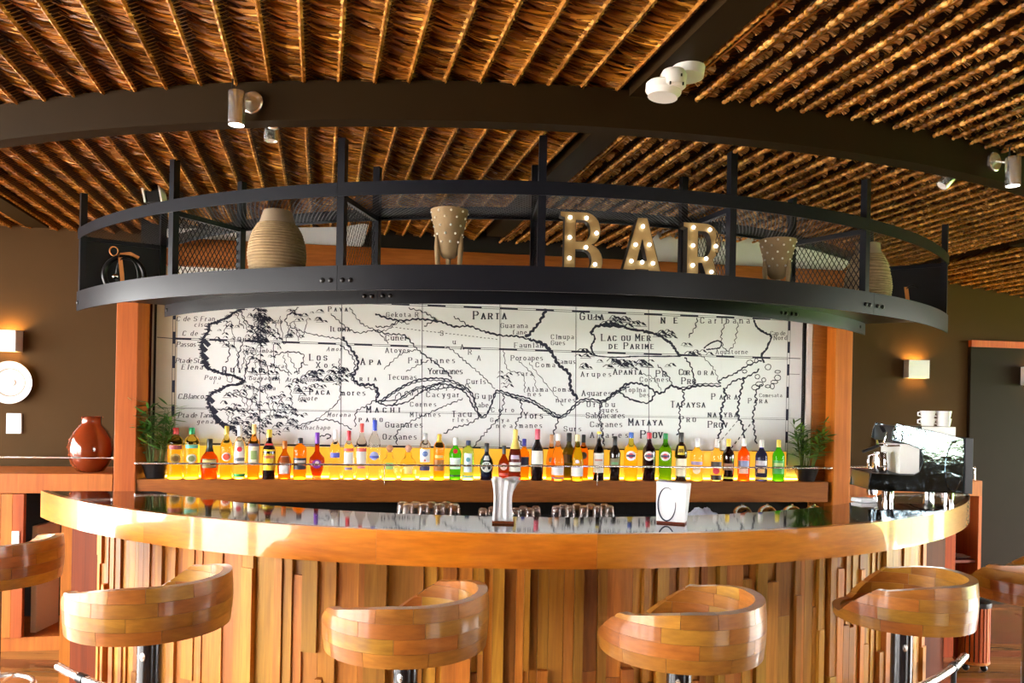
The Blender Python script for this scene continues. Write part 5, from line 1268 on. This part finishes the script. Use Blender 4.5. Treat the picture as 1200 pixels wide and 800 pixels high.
# steel jug on the drip tray, cups on top
def cm_pt(x, y, dy):
    px_, pz = L2(x, y); return Matrix.Translation(cm.location) @ Matrix.Rotation(-.10, 4, 'Z') @ Vector((px_, dy, pz))
q = cm_pt(1040, 556, .09)
jg = thing('milk_jug', 'shiny steel milk jug on the coffee machine drip tray', 'jug', q + Vector((0, 0, .001)))
MB().lathe([(.048, 0), (.050, .004), (.050, .06), (.044, .10), (.042, .122), (.039, .122), (.046, .06), (.044, .008), (.001, .006)], 28, close=False).build('jug_body', M['chrome2'], jg, smooth=50, world=False)
MB().tube([(-.046, 0, .108), (-.075, 0, .10), (-.080, 0, .06), (-.076, 0, .022), (-.049, 0, .020)], .006, 8).build('handle', M['chrome2'], jg, smooth=60, world=False)
M['china'] = plain('white_china', (.84, .83, .82), .2, coat=.3)
def cup(x, k, dy, lab):
    q = cm_pt(x, 500, dy); z0 = q.z + .001 + k * .046
    t = thing('espresso_cup', lab, 'cup', (q.x, q.y, z0), 0, 'white cups on the coffee machine')
    MB().lathe([(.034, 0), (.036, .006), (.042, .036), (.044, .047), (.041, .047), (.037, .012), (.001, .010)], 24, close=False).build('bowl', M['china'], t, smooth=50, world=False)
    MB().tube([(-.041, 0, .040), (-.060, 0, .036), (-.060, 0, .018), (-.039, 0, .014)], .0045, 8).build('handle', M['china'], t, smooth=60, world=False)
for x in (1093, 1111):
    for k in range(2): cup(x, k, .10, ('lower' if k == 0 else 'upper') + ' white espresso cup in the stack ' + ('nearer the handle side' if x < 1100 else 'beside the back panel') + ' of the coffee machine')
q = cm_pt(1027, 588, .10); 
pp = thing('paper_towel', 'folded white paper lying on the bar beside the coffee machine', 'paper', (at_z(1012, 588, ZT).x, at_z(1012, 588, ZT).y, ZT + .0005), .3)
MB().box((0, 0, .010), (.11, .09, .020)).build('paper_stack', M['paper'], pp, world=False, bevel=.006)
MB().box((.0, 0, .022), (.105, .085, .004)).build('top_sheet', M['paper'], pp, world=False)

# ================================================================ left cabinet with vase
DC0, DC1 = D_PIL - .0, D_PIL + .55
zc1 = wall_sz(80, 555, DC0)[1]; zc0 = wall_sz(80, 578, DC0)[1]
sc0, sc1 = px_s(-90, 560, DC0), sL0 - .004
lc = thing('side_cabinet', 'orange wooden side cabinet with open door under the red vase', 'cabinet', wall_pt((sc0 + sc1) / 2, 0, DC0))
MB().wallbox(sc0, sc1, zc0, zc1, DC0, DC1).build('top_board', M['cab'], lc, bevel=.003)
MB().wallbox(sc0, sc0 + .03, 0, zc0, DC0 + .01, DC1).build('side_board', M['cab'], lc); MB().wallbox(sc1 - .03, sc1, 0, zc0, DC0 + .01, DC1).build('side_board', M['cab'], lc)
MB().wallbox(sc0 + .03, sc1 - .03, 0, zc0, DC1 - .02, DC1).build('back_board', M['shadeblack'], lc)
zb = wall_sz(20, 748, DC0)[1]
MB().wallbox(sc0 + .03, sc1 - .03, 0, max(zb, .05), DC0 + .03, DC1 - .02).build('plinth', M['cab'], lc)
for x0, x1 in ((-70, -1), (-.5, 13)):
    MB().wallbox(px_s(x0, 650, DC0), px_s(x1, 650, DC0), max(zb, .05) + .004, zc0 - .004, DC0 + .006, DC0 + .026).build('door', M['cab'], lc, bevel=.002)
dr = MB().wallbox(px_s(14, 650, DC0), px_s(27, 650, DC0), max(zb, .05) + .004, zc0 - .004, DC0 + .0, DC0 + .026).build('door', M['cab'], lc, bevel=.002)
hz0, hz1 = wall_sz(18, 645, DC0)[1], wall_sz(18, 622, DC0)[1]; hs0, hs1 = px_s(14.5, 640, DC0), px_s(23, 640, DC0)
hd = MB().wallbox(hs0, hs1, hz0, hz1, DC0 - .008, DC0 - .0005).build('recessed_handle', M['white'], dr)
bnd = MB().wallbox(px_s(37, 650, DC0 + .1), px_s(44, 650, DC0 + .1), max(zb, .05) + .005, wall_sz(40, 616, DC0 + .1)[1], DC0 + .1, DC0 + .35).build('ring_binder', M['white'], loc=wall_pt(px_s(40, 650, DC0 + .1), max(zb, .05) + .005, DC0 + .1), bevel=.004)
tag(bnd, 'tall white binder standing inside the open cabinet', 'binder')
# the red vase
M['redglaze'] = plain('glossy_red_brown_glaze', (.19, .030, .008), .10, coat=1.0, noise=.25, nscale=8)
q = on_wall(106, 555, DC0 + .17); r = .137; KV = 1.12
MBv = MB().lathe([(r * .52, 0), (r * .60, .004), (r * .85, .056), (r * .98, .112), (r, .157), (r * .93, .213), (r * .74, .269), (r * .50, .305), (r * .44, .32), (r * .44, .353), (r * .50, .363), (r * .44, .363), (r * .38, .336), (r * .5, .28), (.001, .22)], 40, close=False)
for k in range(len(MBv.v)): MBv.v[k] = (MBv.v[k][0] + q.x, MBv.v[k][1] + q.y, MBv.v[k][2] + zc1 + .0008)
o = MBv.build('glazed_vase', M['redglaze'], loc=(q.x, q.y, zc1), smooth=60); tag(o, 'glossy red brown vase on the side cabinet', 'vase')
lr = thing('cabinet_rail', 'thin steel rail in front of the red vase', 'rail', wall_pt((sc0 + sc1) / 2, zc1, DC0))
z_ = wall_sz(60, 536, DC0 + .01)[1]
MB().tube([wall_pt(sc0, z_, DC0 + .015), wall_pt(sc1, z_, DC0 + .015)], .0055, 8).build('rod', M['chrome'], lr, smooth=50)
MB().sphere(wall_pt(sc1 - .004, z_, DC0 + .015), .012, 10, 6).build('end_knob', M['chrome2'], lr, smooth=180)
MB().tube([wall_pt(sc0 + .3, zc1, DC0 + .015), wall_pt(sc0 + .3, z_, DC0 + .015)], .005, 8).build('support', M['chrome'], lr, smooth=50)

# ================================================================ right cabinet
DR0, DR1 = 5.38, 5.90
zr1 = wall_sz(1142, 563, DR0)[1]
sr0, sr1 = sR1 + .02, px_s(1150.5, 600, DR0)
rc = thing('side_cabinet', 'orange wooden side cabinet behind the coffee machine', 'cabinet', wall_pt((sr0 + sr1) / 2, 0, DR0))
MB().wallbox(sr0, sr1, zr1 - .12, zr1, DR0, DR1).build('top_board', M['cab'], rc, bevel=.003)
MB().wallbox(sr1 - .028, sr1, 0, zr1 - .12, DR0, DR1).build('side_board', M['cab'], rc, bevel=.002); MB().wallbox(sr0, sr0 + .03, 0, zr1 - .12, DR0, DR1).build('side_board', M['cab'], rc)
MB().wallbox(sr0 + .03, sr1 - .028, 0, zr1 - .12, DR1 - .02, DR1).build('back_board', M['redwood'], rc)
zsh = wall_sz(1135, 657, DR0)[1]
MB().wallbox(sr0 + .03, sr1 - .028, zsh - .02, zsh, DR0 + .03, DR1 - .02).build('inner_shelf', M['redwood'], rc)
MB().wallbox(sr0 + .03, sr1 - .50, 0, zr1 - .12, DR0, DR0 + .02).build('door', M['cab'], rc)
MB().wallbox(sr0, sr1 - .25, zr1, zr1 + .085, DR0 + .25, DR0 + .27).build('upstand', M['redwood'], rc)
rr2 = thing('cabinet_rail', 'thin steel rail over the cabinet behind the coffee machine', 'rail', wall_pt((sr0 + sr1) / 2, zr1, DR0 + .03))
z_ = wall_sz(1140, 548, DR0 + .03)[1]
MB().tube([wall_pt(sr0, z_, DR0 + .03), wall_pt(sr1 - .045, z_, DR0 + .03)], .0065, 8).build('rod', M['chrome'], rr2, smooth=50)
MB().tube([wall_pt(sr1 - .047, zr1, DR0 + .03), wall_pt(sr1 - .047, z_, DR0 + .03)], .0065, 8).build('support', M['chrome'], rr2, smooth=50)
q = wall_pt(sr1 - .10, zsh + .0005, DR0 + .15)
o = MB().lathe([(.04, 0), (.085, .012), (.09, .016), (.08, .016), (.04, .006), (.001, .006)], 24, q, close=False).build('saucer_plate', M['china'], loc=q, smooth=50); tag(o, 'white plate on the inner shelf of the cabinet behind the coffee machine', 'plate')
# small thing on the wall behind the machine
d_ = D_BACK - .02; s0, z0 = wall_sz(1027, 523, d_); s1, z1 = wall_sz(1034.5, 501.5, d_)
t = thing('wall_thermostat', 'small beige control panel on the wall behind the coffee machine', 'control panel', wall_pt(s0, z0, d_))
MB().wallbox(s0, s1, z0, z1, d_, D_BACK - .0005).build('case', M['cream'], t, bevel=.003); MB().wallbox(s0 + .012, s1 - .012, z1 - .05, z1 - .02, d_ - .001, d_ + .002).build('display', M['black'], t)

# ================================================================ door at the right, wall fittings
d_ = D_BACK; s0 = px_s(1134, 430, d_); zt = wall_sz(1150, 407, d_)[1]; zt2 = wall_sz(1150, 399.5, d_)[1]
dr = structure(MB().wallbox(s0, s0 + 1.2, 0, zt, d_ - .035, d_ - .001).build('door_1', M['darkwall'], loc=wall_pt(s0, 0, d_)))
MB().wallbox(s0 - .0, s0 + 1.2, zt, zt2, d_ - .05, d_ - .001).build('head_trim', M['post'], dr)
for k in (1,): MB().wallbox(s0 + .002, s0 + .055, 0, zt - .002, d_ - .042, d_ - .034).build('door_stile', M['darkwall'], dr)
M['lampglow'] = plain('warm_lamp', (1, .7, .3), .5, emit=(1, .50, .10), es=30)
def sconce(x0, y0, x1, y1, d, label, power):
    s0, z1 = wall_sz(x0, y0, d); s1, z0 = wall_sz(x1, y1, d); s1 = max(s1, s0 + .02)
    wd = s1 - s0; dp = .085
    t = thing('wall_sconce', label, 'wall lamp', wall_pt((s0 + s1) / 2, z0, d), 0, 'cube wall lamps')
    th_ = .008
    mb = MB(); mb.wallbox(s0, s1, z0, z1, d - dp, d - dp + th_); mb.wallbox(s0, s0 + th_, z0, z1, d - dp + th_, d - .001); mb.wallbox(s1 - th_, s1, z0, z1, d - dp + th_, d - .001); mb.wallbox(s0 + th_, s1 - th_, z0, z1, d - .008, d - .001)
    mb.build('shade', M['white'], t)
    c = wall_pt((s0 + s1) / 2, (z0 + z1) / 2, d - dp / 2)
    MB().sphere(c, .018, 12, 8).build('bulb', M['lampglow'], t, smooth=180)
    li = bpy.data.lights.new('sconce_light', 'POINT'); li.energy = power; li.color = (1, .52, .12); li.shadow_soft_size = .018
    lo = link(bpy.data.objects.new('sconce_light', li)); lo.parent = t; lo.location = wmat(t).inverted() @ (c + Vector((0, 0, .03)))
    return t
sconce(0, 387, 27, 412.5, D_BACK, 'lit white cube wall lamp above the white wall plate', 5)
sconce(1059, 422, 1082.5, 443.5, D_BACK, 'lit white cube wall lamp above the coffee machine', 5)
sconce(1196, 430, 1220, 452, D_BACK - .04, 'white cube wall lamp on the dark sliding door', 1)
# plate and switch on the left wall
c = on_wall(13, 448, D_BACK - .012); rr = 25 * c.y / FPX
RW = Matrix.Rotation(TH, 3, 'Z') @ Matrix.Rotation(math.pi / 2, 3, 'X')
t = thing('wall_plate', 'round white decorative plate hung on the brown wall', 'plate', c)
MB().lathe([(rr * .6, 0), (rr * .66, .006), (rr * .92, .020), (rr, .026), (rr * .985, .029), (rr * .93, .024), (rr * .68, .012), (rr * .6, .010), (.001, .010)], 40, c + WN * .0, RW, close=False).build('plate_body', M['china'], t, smooth=50)
MB().lathe([(rr * .62, .0125), (rr * .645, .0135), (rr * .66, .0135)], 40, c, RW, close=False).build('inner_ring', M['claygrey'], t, smooth=50)
mb = MB(); mb.lathe([(rr * .18, .011), (rr * .16, .016), (.001, .018)], 20, c + WD * .01, RW, close=False); mb.build('centre_relief', M['china'], t, smooth=50)
d_ = D_BACK - .012; s0, z1 = wall_sz(7.5, 484, d_); s1, z0 = wall_sz(25, 508, d_)
t = thing('light_switch', 'white light switch plate below the round wall plate', 'switch', wall_pt((s0 + s1) / 2, z0, d_))
MB().wallbox(s0, s1, z0, z1, d_, D_BACK - .0005).build('cover', M['white'], t, bevel=.002); MB().wallbox(s0 + (s1 - s0) * .35, s1 - (s1 - s0) * .22, z0 + (z1 - z0) * .25, z0 + (z1 - z0) * .45, d_ - .003, d_).build('rocker', M['white'], t, bevel=.001)

# ================================================================ spotlights, flood lamp, twin fixture
M['lensglow'] = plain('lit_spot_lens', (1, 1, 1), .3, emit=(1, .92, .85), es=14)
def spotlight(px_c, Yc, rad, ln, px_d, rd, Yd, label, tilt=(0, 0), lit=True):
    c = at_y(*px_c, Yc); m = at_y(*px_d, Yd)
    t = thing('spotlight', label, 'spotlight', m, 0, 'steel spotlights on the curved beam')
    Rm = Matrix.Rotation(tilt[0], 3, 'X') @ Matrix.Rotation(tilt[1], 3, 'Y')
    MB().lathe([(.001, ln / 2), (rad * .9, ln / 2), (rad, ln / 2 - .004), (rad, -ln / 2), (rad * .88, -ln / 2), (rad * .86, -ln / 2 + .012), (.001, -ln / 2 + .012)], 24, c, Rm, close=False).build('can', M['chrome'], t, smooth=40)
    MB().lathe([(.001, -ln / 2 + .004), (rad * .86, -ln / 2 + .004), (rad * .86, -ln / 2 + .010)], 24, c, Rm, close=False).build('lens', M['lensglow'] if lit else M['china'], t, smooth=40)
    if px_d:
        ang = math.atan2(m.x - BCX, BCY - m.y)
        MB().lathe([(rd, 0), (rd, .010), (rd * .9, .014), (.001, .016)], 28, m, Matrix.Rotation(ang, 3, 'Z') @ Matrix.Rotation(math.pi / 2, 3, 'X'), close=False).build('mount', M['chrome'], t, smooth=40)
        MB().tube([m + Vector((0, -.005, .006)), c + Vector((0, 0, ln * .25))], .006, 8).build('arm', M['chrome'], t, smooth=60)
    MB().tube([c + Rm @ Vector((-rad * .55, 0, ln / 2)), c + Rm @ Vector((-rad * .55, 0, ln / 2 + .045))], .0035, 6).build('cable', M['black'], t, smooth=60)
    if lit:
        li = bpy.data.lights.new('spot_light', 'SPOT'); li.energy = 12; li.spot_size = 1.2; li.color = (1, .88, .72); li.shadow_soft_size = .02
        lo = link(bpy.data.objects.new('spot_light', li)); lo.parent = t; lo.location = c + Rm @ Vector((0, 0, -ln / 2 - .004)) - m; lo.rotation_euler = Rm.to_euler()
    return t
def beam_Y(x, y, R): 
    ph = phi_at(x, y, R, BCX, BCY); return BCY - R * math.cos(ph)
Y1 = beam_Y(297, 121, BR); spotlight((277.5, 127), Y1 - .055, .030, .122, (297, 121), .041, Y1, 'steel spotlight on the beam above the coiled vase')
Y2 = beam_Y(1163, 190, BR); spotlight((1187, 201), Y2 - .06, .030, .125, (1163.5, 190), .042, Y2, 'steel spotlight on the beam end above the far door')
Y3 = beam_Y(317, 150, BR - .075); spotlight((318, 150), Y3 + .06, .027, .10, (322, 140), .04, Y3 + .003, 'steel spotlight on the back of the beam near the coiled vase', lit=False)
Y4 = beam_Y(1113, 205, BR - .075); spotlight((1112, 208), Y4 + .07, .027, .10, (1100, 196), .04, Y4 + .003, 'tilted steel spotlight on the back of the beam near the dark shelf end', tilt=(0, .7), lit=False)
c = at_y(183, 229, 4.4)
t = thing('flood_lamp', 'small black flood lamp with white side plates above the hanging shelf', 'flood lamp', (c.x, c.y, 2.78))
MB().box(c, (.085, .09, .11)).build('housing', M['black'], t, bevel=.006)
for s in (-1, 1): MB().box(c + Vector((s * .048, -.02, -.005)), (.010, .07, .10), Matrix.Rotation(-.2, 3, 'Y')).build('side_plate', M['white'], t)
MB().tube([c + Vector((0, 0, .05)), Vector((c.x, c.y, 2.80))], .012, 8).build('stem', M['black'], t, smooth=60)
Yt = 2.60
c1, c2, c3 = at_y(777.5, 106, Yt - .02), at_y(806, 84, Yt), at_y(789, 94, Yt - .05)
t = thing('twin_head_fixture', 'white plastic twin-head fixture hanging at the beam and rafter', 'fixture', c3)
MB().lathe([(.050, -.024), (.046, -.022), (.060, -.006), (.061, .016), (.055, .022), (.001, .022)], 28, c1, Matrix.Rotation(.12, 3, 'Y')).build('round_head', M['white'], t, smooth=35)
MB().lathe([(.040, -.026), (.054, -.018), (.056, .016), (.050, .026), (.001, .026)], 28, c2, Matrix.Rotation(.08, 3, 'Y')).build('round_head', M['white'], t, smooth=35)
MB().lathe([(.034, -.030), (.042, -.022), (.044, .016), (.036, .030), (.001, .032)], 24, c3).build('centre_body', M['white'], t, smooth=35)
for x, y in ((785.5, 97), (800.5, 98), (798.5, 88)):
    MB().box(at_y(x, y, Yt - .088), (.005, .006, .009)).build('slot', M['black'], t)
MB().tube([c2, Vector((c2.x, c2.y, 2.80))], .02, 10).build('stem', M['white'], t, smooth=60)

# ================================================================ slatted bin by the right stool
q = at_z(1138, 777, .03); q.z = 0
t = thing('slatted_bin', 'round wooden slatted bin with black lid on castors', 'bin', q)
MB().lathe([(.098, .045), (.104, .05), (.104, .06), (.098, .065)], 28).build('base_ring', M['cab'], t, smooth=40, world=False)
MB().lathe([(.088, .06), (.088, .405)], 24).build('liner', M['black'], t, smooth=40, world=False)
sl = MB().box((0, 0, 0), (.0175, .010, .345)).mesh('slat', M['cabslat'] if 'cabslat' in M else M['post'])
for k in range(24):
    a = k * 2 * math.pi / 24; o = link(bpy.data.objects.new('slat', sl)); o.parent = t; o.location = (.096 * math.cos(a), .096 * math.sin(a), .233); o.rotation_euler = (0, 0, a + math.pi / 2)
MB().lathe([(.106, .405), (.108, .41), (.108, .435), (.09, .442), (.001, .444)], 28).build('lid', M['black'], t, smooth=40, world=False)
for k in range(4):
    a = k * math.pi / 2 + .6; mb = MB(); mb.sphere((.075 * math.cos(a), .075 * math.sin(a), .022), .022, 10, 8); mb.build('castor', M['black'], t, smooth=180, world=False)
